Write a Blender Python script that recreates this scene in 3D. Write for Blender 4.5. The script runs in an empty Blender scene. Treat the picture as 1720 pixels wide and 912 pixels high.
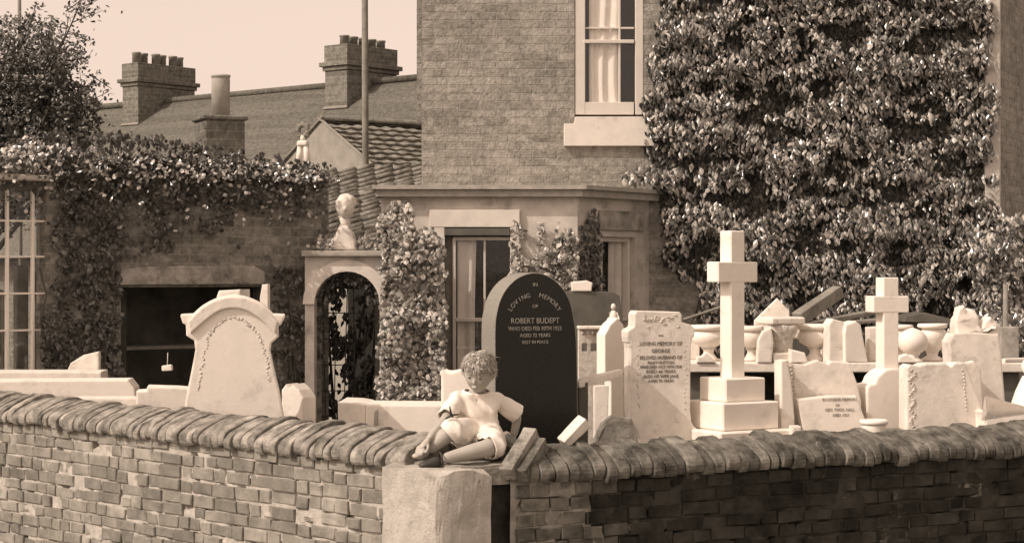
import bpy, bmesh, math, random
from mathutils import Vector, Matrix, noise, Euler
R = math.radians
random.seed(7)
rnd = random.uniform
SC = bpy.context.scene
COL = SC.collection

# ------------------------------------------------------------------ camera, world, sun, exposure
EYE = 1.95
FPX = 3060.0
cam_d = bpy.data.cameras.new('camera')
cam_d.sensor_width = 36.0
cam_d.lens = 36.0 * FPX / 1720.0
cam_d.clip_end = 4000
cam = bpy.data.objects.new('camera', cam_d); COL.objects.link(cam)
cam.location = (0, 0, EYE); cam.rotation_euler = (R(90), 0, 0)
SC.camera = cam

SUN_AZ = R(29)      # degrees forward of due left
SUN_EL = R(42)
w = bpy.data.worlds.new('World'); SC.world = w; w.use_nodes = True
nt = w.node_tree; nt.nodes.clear()
sky = nt.nodes.new('ShaderNodeTexSky'); sky.sky_type = 'NISHITA'; sky.sun_disc = False
sky.sun_elevation = SUN_EL
sun_dir = Vector((-math.cos(SUN_AZ) * math.cos(SUN_EL), -math.sin(SUN_AZ) * math.cos(SUN_EL), math.sin(SUN_EL)))
sky.sun_rotation = math.atan2(sun_dir.x, sun_dir.y)
sky.dust_density = 3.0; sky.air_density = 1.0
bw = nt.nodes.new('ShaderNodeRGBToBW')
mx = nt.nodes.new('ShaderNodeMix'); mx.data_type = 'RGBA'; mx.blend_type = 'MULTIPLY'; mx.inputs[0].default_value = 1
mx.inputs[7].default_value = (1.0, 0.785, 0.655, 1)
bg = nt.nodes.new('ShaderNodeBackground'); bg.inputs[1].default_value = 0.13
wo = nt.nodes.new('ShaderNodeOutputWorld')
hz_ = nt.nodes.new('ShaderNodeMath'); hz_.operation = 'ADD'; hz_.inputs[1].default_value = 2.3      # even summer haze over the whole sky
nt.links.new(sky.outputs[0], bw.inputs[0]); nt.links.new(bw.outputs[0], hz_.inputs[0]); nt.links.new(hz_.outputs[0], mx.inputs[6])
nt.links.new(mx.outputs[2], bg.inputs[0]); nt.links.new(bg.outputs[0], wo.inputs[0])
sd = bpy.data.lights.new('sun', 'SUN'); sd.energy = 2.3; sd.angle = R(0.6); sd.color = (1.0, 0.885, 0.78)
so = bpy.data.objects.new('sun', sd); COL.objects.link(so)
so.rotation_euler = sun_dir.to_track_quat('Z', 'Y').to_euler(); so.location = (-6, -4, 12)
SC.view_settings.view_transform = 'Standard'; SC.view_settings.look = 'None'
SC.view_settings.exposure = 0.38; SC.view_settings.gamma = 1.0
SC.render.engine = 'CYCLES'
SC.cycles.max_bounces = 8; SC.cycles.transparent_max_bounces = 12

def P(px, py, Y):
    return Vector(((px - 860) / FPX * Y, Y, EYE + (456 - py) / FPX * Y))

# ------------------------------------------------------------------ materials
def S(g):                     # sepia toned grey: darks lean brown, lights lean cream
    k = min(1.0, max(0.0, g / 0.5))
    return (g, g * (0.96 - .035 * k), g * (0.80 + .03 * k), 1)

def mat(name, g0, g1=None, rough=.8, spec=.3, nscale=6, detail=6, bump=.0, bscale=40, stain=None, stain_scale=1.5,
        stain_lo=.5, stain_hi=.7, island=0.0, contrast=(.35, .65), metallic=0, bdist=.01, cracks=False, sparkle=0):
    m = bpy.data.materials.new(name); m.use_nodes = True
    n = m.node_tree.nodes; l = m.node_tree.links; b = n['Principled BSDF']
    b.inputs['Roughness'].default_value = rough; b.inputs['Specular IOR Level'].default_value = spec
    b.inputs['Metallic'].default_value = metallic
    tc = n.new('ShaderNodeTexCoord')
    g1 = g0 if g1 is None else g1
    nz = n.new('ShaderNodeTexNoise'); nz.inputs['Scale'].default_value = nscale; nz.inputs['Detail'].default_value = detail
    nz.inputs['Roughness'].default_value = .65
    l.new(tc.outputs['Object'], nz.inputs['Vector'])
    cr = n.new('ShaderNodeValToRGB'); cr.color_ramp.elements[0].position = contrast[0]; cr.color_ramp.elements[1].position = contrast[1]
    cr.color_ramp.elements[0].color = S(g0); cr.color_ramp.elements[1].color = S(g1)
    l.new(nz.outputs['Fac'], cr.inputs['Fac'])
    out = cr.outputs['Color']
    if stain is not None:
        n2 = n.new('ShaderNodeTexNoise'); n2.inputs['Scale'].default_value = stain_scale; n2.inputs['Detail'].default_value = 8
        n2.inputs['Roughness'].default_value = .7
        mp = n.new('ShaderNodeMapping'); mp.inputs['Location'].default_value = (3.1, 7.7, 1.3)
        l.new(tc.outputs['Object'], mp.inputs['Vector']); l.new(mp.outputs['Vector'], n2.inputs['Vector'])
        mr = n.new('ShaderNodeMapRange'); mr.inputs[1].default_value = stain_lo; mr.inputs[2].default_value = stain_hi
        l.new(n2.outputs['Fac'], mr.inputs[0])
        mm = n.new('ShaderNodeMix'); mm.data_type = 'RGBA'
        l.new(mr.outputs[0], mm.inputs[0]); l.new(out, mm.inputs[6]); mm.inputs[7].default_value = S(stain)
        out = mm.outputs[2]
    if island > 0:
        ge = n.new('ShaderNodeNewGeometry')
        mr = n.new('ShaderNodeMapRange'); mr.inputs[3].default_value = 1 - island; mr.inputs[4].default_value = 1 + island
        l.new(ge.outputs['Random Per Island'], mr.inputs[0])
        mm = n.new('ShaderNodeMix'); mm.data_type = 'RGBA'; mm.blend_type = 'MULTIPLY'; mm.inputs[0].default_value = 1
        cb = n.new('ShaderNodeCombineColor')
        for i in range(3): l.new(mr.outputs[0], cb.inputs[i])
        l.new(out, mm.inputs[6]); l.new(cb.outputs[0], mm.inputs[7]); out = mm.outputs[2]
    if sparkle > 0:      # sunlit flecks put into the colour: some leaves are painted pale
        ge = n.new('ShaderNodeNewGeometry'); m4 = n.new('ShaderNodeMath'); m4.operation = 'MULTIPLY'; m4.inputs[1].default_value = 7.31
        m5 = n.new('ShaderNodeMath'); m5.operation = 'FRACT'; l.new(ge.outputs['Random Per Island'], m4.inputs[0]); l.new(m4.outputs[0], m5.inputs[0])
        mr = n.new('ShaderNodeMapRange'); mr.inputs[1].default_value = .48; mr.inputs[2].default_value = .82; l.new(m5.outputs[0], mr.inputs[0])
        mm = n.new('ShaderNodeMix'); mm.data_type = 'RGBA'; l.new(mr.outputs[0], mm.inputs[0]); l.new(out, mm.inputs[6]); mm.inputs[7].default_value = S(sparkle); out = mm.outputs[2]
    l.new(out, b.inputs['Base Color'])
    if bump > 0:
        n3 = n.new('ShaderNodeTexNoise'); n3.inputs['Scale'].default_value = bscale; n3.inputs['Detail'].default_value = 8
        n3.inputs['Roughness'].default_value = .7
        l.new(tc.outputs['Object'], n3.inputs['Vector'])
        bu = n.new('ShaderNodeBump'); bu.inputs['Strength'].default_value = bump; bu.inputs['Distance'].default_value = bdist
        l.new(n3.outputs['Fac'], bu.inputs['Height']); l.new(bu.outputs[0], b.inputs['Normal'])
    return m

def brick_mat(name, g0, g1, mortar, scale_w=.235, scale_h=.078, msize=.011, bump=.5, patch=None, patch_lo=.52, patch_hi=.62, axis='X'):
    """courses in real size; the brick pattern runs on the wall's own along/up object axes"""
    m = bpy.data.materials.new(name); m.use_nodes = True
    n = m.node_tree.nodes; l = m.node_tree.links; b = n['Principled BSDF']
    b.inputs['Roughness'].default_value = .92; b.inputs['Specular IOR Level'].default_value = .15
    tc = n.new('ShaderNodeTexCoord'); sp = n.new('ShaderNodeSeparateXYZ'); l.new(tc.outputs['Object'], sp.inputs[0])
    cb = n.new('ShaderNodeCombineXYZ')
    ad = n.new('ShaderNodeMath'); ad.operation = 'ADD'
    l.new(sp.outputs[0], ad.inputs[0]); l.new(sp.outputs[1], ad.inputs[1])
    l.new(ad.outputs[0], cb.inputs[0]); l.new(sp.outputs[2], cb.inputs[1])
    # slight wobble of the courses
    nw = n.new('ShaderNodeTexNoise'); nw.inputs['Scale'].default_value = 5; nw.inputs['Detail'].default_value = 3
    l.new(tc.outputs['Object'], nw.inputs['Vector'])
    sc = n.new('ShaderNodeVectorMath'); sc.operation = 'SCALE'; sc.inputs[3].default_value = .022
    l.new(nw.outputs['Color'], sc.inputs[0])
    av = n.new('ShaderNodeVectorMath'); l.new(cb.outputs[0], av.inputs[0]); l.new(sc.outputs[0], av.inputs[1])
    br = n.new('ShaderNodeTexBrick'); br.offset = .5
    br.inputs['Scale'].default_value = 1; br.inputs['Brick Width'].default_value = scale_w; br.inputs['Row Height'].default_value = scale_h
    br.inputs['Mortar Size'].default_value = msize; br.inputs['Mortar Smooth'].default_value = .3; br.inputs['Bias'].default_value = -.1
    br.inputs['Color1'].default_value = S(g0); br.inputs['Color2'].default_value = S(g1); br.inputs['Mortar'].default_value = S(mortar)
    l.new(av.outputs[0], br.inputs['Vector'])
    nz = n.new('ShaderNodeTexNoise'); nz.inputs['Scale'].default_value = 16; nz.inputs['Detail'].default_value = 9; nz.inputs['Roughness'].default_value = .8
    l.new(tc.outputs['Object'], nz.inputs['Vector'])
    mr = n.new('ShaderNodeMapRange'); mr.inputs[1].default_value = .35; mr.inputs[2].default_value = .68; mr.inputs[3].default_value = .5; mr.inputs[4].default_value = 1.45
    l.new(nz.outputs['Fac'], mr.inputs[0])
    cc = n.new('ShaderNodeCombineColor')
    for i in range(3): l.new(mr.outputs[0], cc.inputs[i])
    mm = n.new('ShaderNodeMix'); mm.data_type = 'RGBA'; mm.blend_type = 'MULTIPLY'; mm.inputs[0].default_value = 1
    l.new(br.outputs['Color'], mm.inputs[6]); l.new(cc.outputs[0], mm.inputs[7])
    out = mm.outputs[2]
    if patch is not None:
        n2 = n.new('ShaderNodeTexNoise'); n2.inputs['Scale'].default_value = 2.2; n2.inputs['Detail'].default_value = 10; n2.inputs['Roughness'].default_value = .8
        l.new(tc.outputs['Object'], n2.inputs['Vector'])
        m2 = n.new('ShaderNodeMapRange'); m2.inputs[1].default_value = patch_lo; m2.inputs[2].default_value = patch_hi; m2.inputs[4].default_value = .75
        l.new(n2.outputs['Fac'], m2.inputs[0])
        m3 = n.new('ShaderNodeMix'); m3.data_type = 'RGBA'; l.new(m2.outputs[0], m3.inputs[0]); l.new(out, m3.inputs[6]); m3.inputs[7].default_value = S(patch)
        out = m3.outputs[2]
    l.new(out, b.inputs['Base Color'])
    hs = n.new('ShaderNodeMath'); hs.operation = 'SUBTRACT'
    n4 = n.new('ShaderNodeTexNoise'); n4.inputs['Scale'].default_value = 45; n4.inputs['Detail'].default_value = 5
    l.new(tc.outputs['Object'], n4.inputs['Vector'])
    l.new(n4.outputs['Fac'], hs.inputs[0]); l.new(br.outputs['Fac'], hs.inputs[1])
    bu = n.new('ShaderNodeBump'); bu.inputs['Strength'].default_value = bump; bu.inputs['Distance'].default_value = .012
    l.new(hs.outputs[0], bu.inputs['Height']); l.new(bu.outputs[0], b.inputs['Normal'])
    return m

M = {}
M['marble'] = mat('white_marble', .77, .84, .6, .3, 7, detail=10, bump=.25, bscale=45, stain=.46, stain_lo=.56, stain_hi=.80, stain_scale=5)
M['marble2'] = mat('weathered_marble', .64, .82, .75, .2, 8, detail=10, bump=.4, bscale=40, stain=.36, stain_lo=.56, stain_hi=.76, stain_scale=9)
M['carve'] = mat('carved_marble', .46, .70, .7, .25, 22, bump=.6, bscale=30, stain=.3, stain_lo=.56, stain_hi=.7, stain_scale=26)
M['cream'] = mat('cream_paint', .60, .66, .5, .4, 8, bump=.05)
M['stucco'] = mat('pale_stone_dressing', .66, .74, .85, .2, 8, bump=.25, bscale=50, stain=.36, stain_lo=.55, stain_hi=.8, stain_scale=3)
M['render'] = mat('worn_wall_render', .50, .68, .9, .15, 5, detail=9, bump=.5, bscale=35, stain=.20, stain_lo=.52, stain_hi=.72, stain_scale=3)
M['cornice'] = mat('cornice_stone', .33, .45, .85, .2, 12, bump=.3, stain=.22, stain_lo=.55, stain_hi=.8)
M['lintel'] = mat('weathered_lintel', .24, .5, .9, .2, 6, detail=9, bump=.5, stain=.07, stain_lo=.5, stain_hi=.7, stain_scale=4)
M['darkwood'] = mat('dark_timber', .035, .075, .8, .2, 8, bump=.3)
M['greywood'] = mat('grey_weathered_timber', .16, .27, .85, .2, 9, bump=.4, bscale=30)
M['blackgranite'] = mat('polished_black_granite', .010, .022, .16, .5, 120)
M['granite_edge'] = mat('dressed_granite_edge', .19, .26, .6, .3, 60, bump=.15)
M['greyslate'] = mat('grey_slate', .085, .13, .55, .35, 6, bump=.15, stain=.2, stain_lo=.6, stain_hi=.8)
M['rock'] = mat('rough_stone', .12, .30, .95, .15, 9, detail=10, bump=.9, bscale=22)
M['brick_geo'] = mat('old_brick', .14, .29, .95, .12, 7, detail=10, bump=.9, bscale=38, stain=.40, stain_lo=.50, stain_hi=.74, stain_scale=3.4, island=.2, contrast=(.3, .7))
M['mortar'] = mat('lime_mortar', .36, .52, .95, .1, 14, bump=.9, bscale=45, stain=.25, stain_lo=.55, stain_hi=.8, stain_scale=5)
M['coping'] = mat('coping_brick', .10, .40, .95, .12, 11, detail=10, bump=1.0, bscale=30, stain=.40, stain_lo=.56, stain_hi=.75, stain_scale=9, island=.2)
M['coping2'] = mat('mossy_coping_brick', .05, .24, .95, .12, 9, detail=10, bump=1.0, bscale=30, stain=.32, stain_lo=.6, stain_hi=.74, stain_scale=8, island=.28)
M['mortar_end'] = mat('pale_old_mortar', .20, .38, .95, .1, 12, bump=.9, bscale=40, stain=.12, stain_lo=.55, stain_hi=.75, stain_scale=5)
M['brick_end'] = mat('rubble_block', .07, .19, .95, .12, 9, bump=.9, bscale=30, island=.35, stain=.38, stain_lo=.6, stain_hi=.75, stain_scale=6)
M['brick_mossy_shade'] = mat('shaded_mossy_brick', .02, .06, .97, .1, 6, detail=10, bump=.9, bscale=34, island=.3, stain=.16, stain_lo=.60, stain_hi=.74, stain_scale=3.2)  # moss, with the shade on this wall also put into the dark colour
M['mortar_mossy_shade'] = mat('shaded_mossy_mortar', .02, .07, .97, .1, 5, detail=10, bump=.9, bscale=40, stain=.26, stain_lo=.60, stain_hi=.7, stain_scale=4)  # mossy joints, darkened for the same shade
M['concrete'] = mat('rough_cast_pier', .36, .54, .95, .12, 7, detail=10, bump=1.0, bscale=70, stain=.16, stain_lo=.58, stain_hi=.74, stain_scale=12)
M['house_brick'] = brick_mat('house_brick', .24, .38, .31, patch=.50, patch_lo=.48, patch_hi=.70, bump=.9, msize=.009)
M['wing_brick'] = brick_mat('wing_brick', .19, .32, .28, patch=.34, patch_lo=.56, patch_hi=.72, bump=.5)
M['terrace_brick'] = brick_mat('terrace_brick', .15, .22, .22, bump=.4)
M['slate_roof'] = brick_mat('slate_roof', .155, .20, .13, scale_w=.3, scale_h=.17, msize=.008, bump=.4)
M['pantile'] = mat('pantile', .10, .32, .85, .2, 12, detail=8, bump=.5, bscale=30, stain=.36, stain_lo=.56, stain_hi=.7, stain_scale=8)
M['gable'] = mat('gable_render', .25, .32, .9, .15, 6, bump=.3)
M['pot'] = mat('clay_chimney_pot', .18, .30, .8, .2, 10, bump=.2)
M['potpale'] = mat('pale_chimney_pot', .36, .46, .8, .2, 10, bump=.2)
M['polewood'] = mat('pole_timber', .16, .24, .8, .2, 10, bump=.2)
M['curtain'] = mat('net_curtain', .76, .82, .95, .1, 9)
M['curtain2'] = mat('heavy_curtain', .66, .76, .95, .1, 9)
M['lit_cream_paint'] = mat('lit_cream_paint', .84, .88, .5, .4, 8)  # cream window bars, with the light on them put into the colour
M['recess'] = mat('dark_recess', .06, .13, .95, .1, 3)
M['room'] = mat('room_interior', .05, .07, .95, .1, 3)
M['leaf'] = mat('ivy_leaf', .06, .11, .28, 1.0, 4, island=.6, contrast=(.4, .6), sparkle=.46)
M['leaf_round'] = mat('ivy_leaf_small', .14, .28, .42, .6, 6, island=.6, contrast=(.4, .6), sparkle=.50)
M['leaf_dark'] = mat('creeper_leaf', .05, .10, .35, .7, 5, island=.6, contrast=(.4, .6))
M['leaf_inner'] = mat('shaded_ivy_leaf', .03, .06, .5, .3, 5, island=.5)  # shade between the ivy leaves put into a darker leaf colour
M['leaf_tree'] = mat('tree_leaf', .06, .12, .4, .5, 5, island=.5)
M['stem'] = mat('woody_stem', .06, .11, .9, .2, 12, bump=.5)
M['soil'] = mat('yard_earth', .07, .13, .95, .1, 3, bump=.8, bscale=12)
M['pave'] = mat('pavement_stone', .16, .22, .9, .15, 3, bump=.4)
M['skin'] = mat('skin', .35, .41, .6, .35, 12)
M['hair'] = mat('fair_hair', .30, .56, .5, .4, 40, bump=.6, bscale=60, bdist=.006, contrast=(.4, .6))
M['shirt'] = mat('white_cotton', .80, .84, .9, .15, 12, bump=.35, bscale=16, bdist=.02)
M['shorts'] = mat('pale_cotton', .70, .76, .9, .15, 12, bump=.35, bscale=18, bdist=.02)
M['shoe'] = mat('dark_leather', .03, .05, .5, .4, 12)
M['face_dark'] = mat('eye_dark', .04, .05, .4, .4, 5)
M['lips'] = mat('lips', .22, .24, .5, .3, 5)
M['letter_gilt'] = mat('gilt_letter', .26, .36, .5, .4, 8)
M['letter_soft'] = mat('worn_letter', .28, .34, .8, .2, 8)
M['letter_lead'] = mat('lead_letter', .13, .18, .6, .3, 8)

def glass_mat():
    m = bpy.data.materials.new('window_glass'); m.use_nodes = True
    n = m.node_tree.nodes; l = m.node_tree.links; n.remove(n['Principled BSDF'])
    t = n.new('ShaderNodeBsdfTransparent'); t.inputs[0].default_value = (1, 1, 1, 1)
    g = n.new('ShaderNodeBsdfGlossy'); g.inputs['Roughness'].default_value = .03
    lw_ = n.new('ShaderNodeLayerWeight'); lw_.inputs[0].default_value = .5; pw = n.new('ShaderNodeMath'); pw.operation = 'POWER'; pw.inputs[1].default_value = 4; l.new(lw_.outputs['Facing'], pw.inputs[0])
    f = n.new('ShaderNodeMath'); f.operation = 'MULTIPLY_ADD'; f.inputs[1].default_value = .7; f.inputs[2].default_value = .04; l.new(pw.outputs[0], f.inputs[0])
    mi = n.new('ShaderNodeMixShader'); l.new(f.outputs[0], mi.inputs[0]); l.new(t.outputs[0], mi.inputs[1]); l.new(g.outputs[0], mi.inputs[2])
    l.new(mi.outputs[0], n['Material Output'].inputs[0]); return m
M['glass'] = glass_mat()

# ------------------------------------------------------------------ helpers
def thing(name, label, cat, loc=(0, 0, 0), rotz=0, group=None):
    o = bpy.data.objects.new(name, None); COL.objects.link(o)
    o.empty_display_size = .1
    o.location = loc; o.rotation_euler = (0, 0, rotz)
    o['label'] = label; o['category'] = cat
    if group: o['group'] = group
    return o
def pmat(o):
    return Matrix.Translation(o.location) @ o.rotation_euler.to_matrix().to_4x4()
def obj(name, bm, m, parent=None, world=False, smooth=False, label=None):
    """link a bmesh as one mesh object; world=True: the bmesh is in world space"""
    if world and parent is not None:
        X = Matrix.Identity(4); p = parent; chain = []
        while p is not None: chain.append(p); p = p.parent
        for p in reversed(chain): X = X @ pmat(p)
        bmesh.ops.transform(bm, matrix=X.inverted(), verts=bm.verts)
    me = bpy.data.meshes.new(name); bm.normal_update(); bm.to_mesh(me); bm.free()
    for mm in (m if isinstance(m, (list, tuple)) else [m]): me.materials.append(mm)
    if smooth:
        me.polygons.foreach_set('use_smooth', [True] * len(me.polygons))
    o = bpy.data.objects.new(name, me); COL.objects.link(o); o.parent = parent
    if label: o['label'] = label
    return o
def tag(o, label, cat, group=None):
    o['label'] = label; o['category'] = cat
    if group: o['group'] = group
    return o
def struct(o, kind='structure', label=None, cat=None):
    o['kind'] = kind
    if label: o['label'] = label
    if cat: o['category'] = cat
    return o
def origin_to(o, loc):
    """move a top-level mesh object's origin to loc"""
    loc = Vector(loc); o.data.transform(Matrix.Translation(-loc)); o.location = loc
    return o
B = bmesh.new
def rot(ax, deg): return Matrix.Rotation(R(deg), 4, ax)
def bx(bm, c, s, mtx=None, bev=0.006, jit=0.0, mi=0, seg=1):
    """box centred c size s, optional rotation about its centre"""
    T = Matrix.Translation(Vector(c)) @ (mtx if mtx is not None else Matrix.Identity(4))
    vs = [bm.verts.new(T @ Vector((x * s[0] / 2 + rnd(-jit, jit), y * s[1] / 2 + rnd(-jit, jit), z * s[2] / 2 + rnd(-jit, jit))))
          for x in (-1, 1) for y in (-1, 1) for z in (-1, 1)]
    fs = []
    for q in ((0, 1, 3, 2), (4, 6, 7, 5), (0, 4, 5, 1), (2, 3, 7, 6), (0, 2, 6, 4), (1, 5, 7, 3)):
        f = bm.faces.new([vs[i] for i in q]); f.material_index = mi; fs.append(f)
    if bev > 0:
        es = {e for f in fs for e in f.edges}
        r = bmesh.ops.bevel(bm, geom=list(es), offset=bev, segments=seg, affect='EDGES', profile=.6)
        for f in r['faces']: f.material_index = mi
def prism(bm, pts, y0, y1, bev=.008, mtx=None, mi=0, seg=2):
    """outline (x,z) extruded from y0 (front) to y1"""
    T = mtx if mtx is not None else Matrix.Identity(4)
    a = [bm.verts.new(T @ Vector((x, y0, z))) for x, z in pts]; b = [bm.verts.new(T @ Vector((x, y1, z))) for x, z in pts]
    n = len(pts); fs = [bm.faces.new(a), bm.faces.new(b[::-1])]
    for i in range(n): fs.append(bm.faces.new((a[i], b[i], b[(i + 1) % n], a[(i + 1) % n])))
    for f in fs: f.material_index = mi
    bmesh.ops.recalc_face_normals(bm, faces=fs)
    if bev > 0:
        es = set(fs[0].edges) | set(fs[1].edges)
        r = bmesh.ops.bevel(bm, geom=list(es), offset=bev, segments=seg, affect='EDGES', profile=.6)
        for f in r['faces']: f.material_index = mi
def lathe(bm, prof, c=(0, 0, 0), seg=28, mtx=None, mi=0, wob=0):
    T = Matrix.Translation(Vector(c)) @ (mtx if mtx is not None else Matrix.Identity(4))
    rings = []
    for r, z in prof:
        rings.append([bm.verts.new(T @ Vector((r * (1 + rnd(-wob, wob)) * math.cos(2 * math.pi * i / seg), r * (1 + rnd(-wob, wob)) * math.sin(2 * math.pi * i / seg), z))) for i in range(seg)])
    for a, b in zip(rings, rings[1:]):
        for i in range(seg):
            f = bm.faces.new((a[i], a[(i + 1) % seg], b[(i + 1) % seg], b[i])); f.material_index = mi; f.smooth = True
    bm.faces.new(rings[0][::-1]).material_index = mi; bm.faces.new(rings[-1]).material_index = mi
def tube(bm, pts, radii, seg=8, mi=0, cap=True):
    pts = [Vector(p) for p in pts]; rings = []
    if not isinstance(radii, (list, tuple)): radii = [radii] * len(pts)
    up = Vector((.13, .21, 1)).normalized()
    for i, p in enumerate(pts):
        d = (pts[min(i + 1, len(pts) - 1)] - pts[max(i - 1, 0)]).normalized()
        a = d.cross(up)
        if a.length < .05: a = d.cross(Vector((1, 0, 0)))
        a.normalize(); b = d.cross(a).normalized()
        rings.append([bm.verts.new(p + (a * math.cos(t) + b * math.sin(t)) * radii[i]) for t in [2 * math.pi * k / seg for k in range(seg)]])
    for a, b in zip(rings, rings[1:]):
        for i in range(seg):
            f = bm.faces.new((a[i], a[(i + 1) % seg], b[(i + 1) % seg], b[i])); f.smooth = True; f.material_index = mi
    if cap:
        bm.faces.new(rings[0][::-1]).material_index = mi; bm.faces.new(rings[-1]).material_index = mi
def blob(bm, c, r, mtx=None, sub=3, amp=0, freq=6, mi=0):
    T = Matrix.Translation(Vector(c)) @ (mtx if mtx is not None else Matrix.Identity(4)) @ Matrix.Diagonal((*(r if isinstance(r, (tuple, list)) else (r, r, r)), 1))
    q = bmesh.ops.create_icosphere(bm, subdivisions=sub, radius=1)
    for v in q['verts']:
        if amp:
            v.co *= 1 + amp * noise.noise(v.co * freq * .3 + Vector(c) * 3)
        v.co = T @ v.co
    for v in q['verts']:
        for f in v.link_faces: f.smooth = True; f.material_index = mi
def roughen(bm, amp, freq, cuts=0):
    if cuts: bmesh.ops.subdivide_edges(bm, edges=bm.edges[:], cuts=cuts, use_grid_fill=True)
    bm.normal_update()
    for v in bm.verts:
        v.co += v.normal * (noise.fractal(v.co * freq, 1, 2, 4) * amp)
def face_frame(origin, ux, uy):
    """matrix: local x along, local y into the wall, local z up"""
    x = Vector((ux, uy, 0)).normalized(); y = Vector((-x.y, x.x, 0)); m = Matrix.Identity(4)
    for i in range(3): m[i][0] = x[i]; m[i][1] = y[i]; m[i][2] = (0, 0, 1)[i]; m[i][3] = Vector(origin)[i]
    return m
def panel(bm, T, x0, x1, z0, z1, holes, th=.3, mi=0):
    """wall panel with openings: holes = (x0,x1,z0,z1)"""
    xs = sorted({x0, x1, *[h[0] for h in holes], *[h[1] for h in holes]}); zs = sorted({z0, z1, *[h[2] for h in holes], *[h[3] for h in holes]})
    def inh(x, z): return any(h[0] < x < h[1] and h[2] < z < h[3] for h in holes)
    def q(*p):
        f = bm.faces.new([bm.verts.new(T @ Vector(c)) for c in p]); f.material_index = mi
    for xa, xb in zip(xs, xs[1:]):
        for za, zb in zip(zs, zs[1:]):
            if not inh((xa + xb) / 2, (za + zb) / 2):
                q((xa, 0, za), (xb, 0, za), (xb, 0, zb), (xa, 0, zb)); q((xa, th, za), (xa, th, zb), (xb, th, zb), (xb, th, za))
    for a, b, c, d in holes:
        q((a, 0, c), (a, 0, d), (a, th, d), (a, th, c)); q((b, 0, c), (b, th, c), (b, th, d), (b, 0, d))
        q((a, 0, c), (a, th, c), (b, th, c), (b, 0, c)); q((a, 0, d), (b, 0, d), (b, th, d), (a, th, d))
    q((x0, 0, z0), (x0, 0, z1), (x0, th, z1), (x0, th, z0)); q((x1, 0, z0), (x1, th, z0), (x1, th, z1), (x1, 0, z1))
    q((x0, 0, z1), (x1, 0, z1), (x1, th, z1), (x0, th, z1))
    bmesh.ops.remove_doubles(bm, verts=bm.verts, dist=.0005)
def text_bm(bm, s, size, T, extrude=.0012, align='CENTER', squeeze=1.0):
    cu = bpy.data.curves.new('lettering', 'FONT'); cu.body = s; cu.size = size; cu.align_x = align; cu.extrude = extrude; cu.resolution_u = 2
    to = bpy.data.objects.new('lettering', cu); COL.objects.link(to)
    dg = bpy.context.evaluated_depsgraph_get(); me = bpy.data.meshes.new_from_object(to.evaluated_get(dg))
    me.transform(T @ rot('X', 90) @ Matrix.Diagonal((squeeze, 1, 1, 1))); bm.from_mesh(me)
    bpy.data.objects.remove(to); bpy.data.curves.remove(cu); bpy.data.meshes.remove(me)
def leaves(name, L, m, parent):
    """L: list of (pos, normal, tip direction, length, width)"""
    vs = []; fs = []
    for p, n, t, ln, wd in L:
        n = n.normalized(); t = (t - n * t.dot(n))
        if t.length < .01: t = n.orthogonal()
        t.normalize(); s = n.cross(t); k = len(vs)
        b = p - t * ln * .5
        vs += [b, b + t * ln * .38 + s * wd * .5 - n * wd * .14, b + t * ln * .38 - s * wd * .5 - n * wd * .14, b + t * ln * .45, b + t * ln - n * ln * .14,
               b + t * ln * .72 + s * wd * .33 - n * wd * .14, b + t * ln * .72 - s * wd * .33 - n * wd * .14]
        fs += [(k, k + 1, k + 3), (k, k + 3, k + 2), (k + 1, k + 5, k + 4, k + 3), (k + 3, k + 4, k + 6, k + 2)]
    inv = Matrix.Identity(4)
    if parent is not None: inv = pmat(parent).inverted()
    me = bpy.data.meshes.new(name); me.from_pydata([tuple(inv @ v) for v in vs], [], fs); me.materials.append(m); me.update()
    o = bpy.data.objects.new(name, me); COL.objects.link(o); o.parent = parent
    return o
def inpoly(x, y, poly):
    c = False; j = len(poly) - 1
    for i in range(len(poly)):
        xi, yi = poly[i]; xj, yj = poly[j]
        if (yi > y) != (yj > y) and x < (xj - xi) * (y - yi) / (yj - yi) + xi: c = not c
        j = i
    return c

# ================================================================== ground
def yard_h(x, y):
    t = min(1, max(0, (15.2 - y) / 1.6)); t = t * t * (3 - 2 * t)
    return .55 * t
CORN = Vector((-.25, 8.885, 0))
UL = Vector((-.7071, .7071, 0)); UR = Vector((.9, .436, 0)).normalized()
NL_IN = Vector((.7071, .7071, 0)); NR_IN = Vector((-UR.y, UR.x, 0))
def outside(x, y):
    d = Vector((x, y, 0)) - CORN
    return not (d.dot(NL_IN) > .12 and d.dot(NR_IN) > .12)
bm = B(); n = 170
grid = {}
for i in range(n + 1):
    for j in range(n + 1):
        x = -14 + 28 * i / n; y = 6 + 26 * j / n
        z = -.12 if outside(x, y) else yard_h(x, y) + .03 * noise.noise(Vector((x * 1.3, y * 1.3, 0)))
        grid[i, j] = bm.verts.new((x, y, z))
for i in range(n):
    for j in range(n):
        q_ = (grid[i, j], grid[i + 1, j], grid[i + 1, j + 1], grid[i, j + 1])
        if not any(outside(v.co.x, v.co.y) for v in q_): bm.faces.new(q_)
bmesh.ops.delete(bm, geom=[v for v in bm.verts if not v.link_faces], context='VERTS')
o = obj('yard_ground', bm, M['soil'], smooth=True); struct(o, label='bare earth yard of the mason behind the wall', cat='ground')
bm = B(); bx(bm, (0, 0, -.32), (3000, 3000, .2), bev=0); struct(obj('ground', bm, M['soil']), label='ground running to the horizon', cat='ground')
bm = B(); bx(bm, (0, 8, -.19), (60, 50.0, .15), bev=0); struct(obj('pavement', bm, M['pave']), label='pavement outside the boundary wall', cat='pavement')

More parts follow.
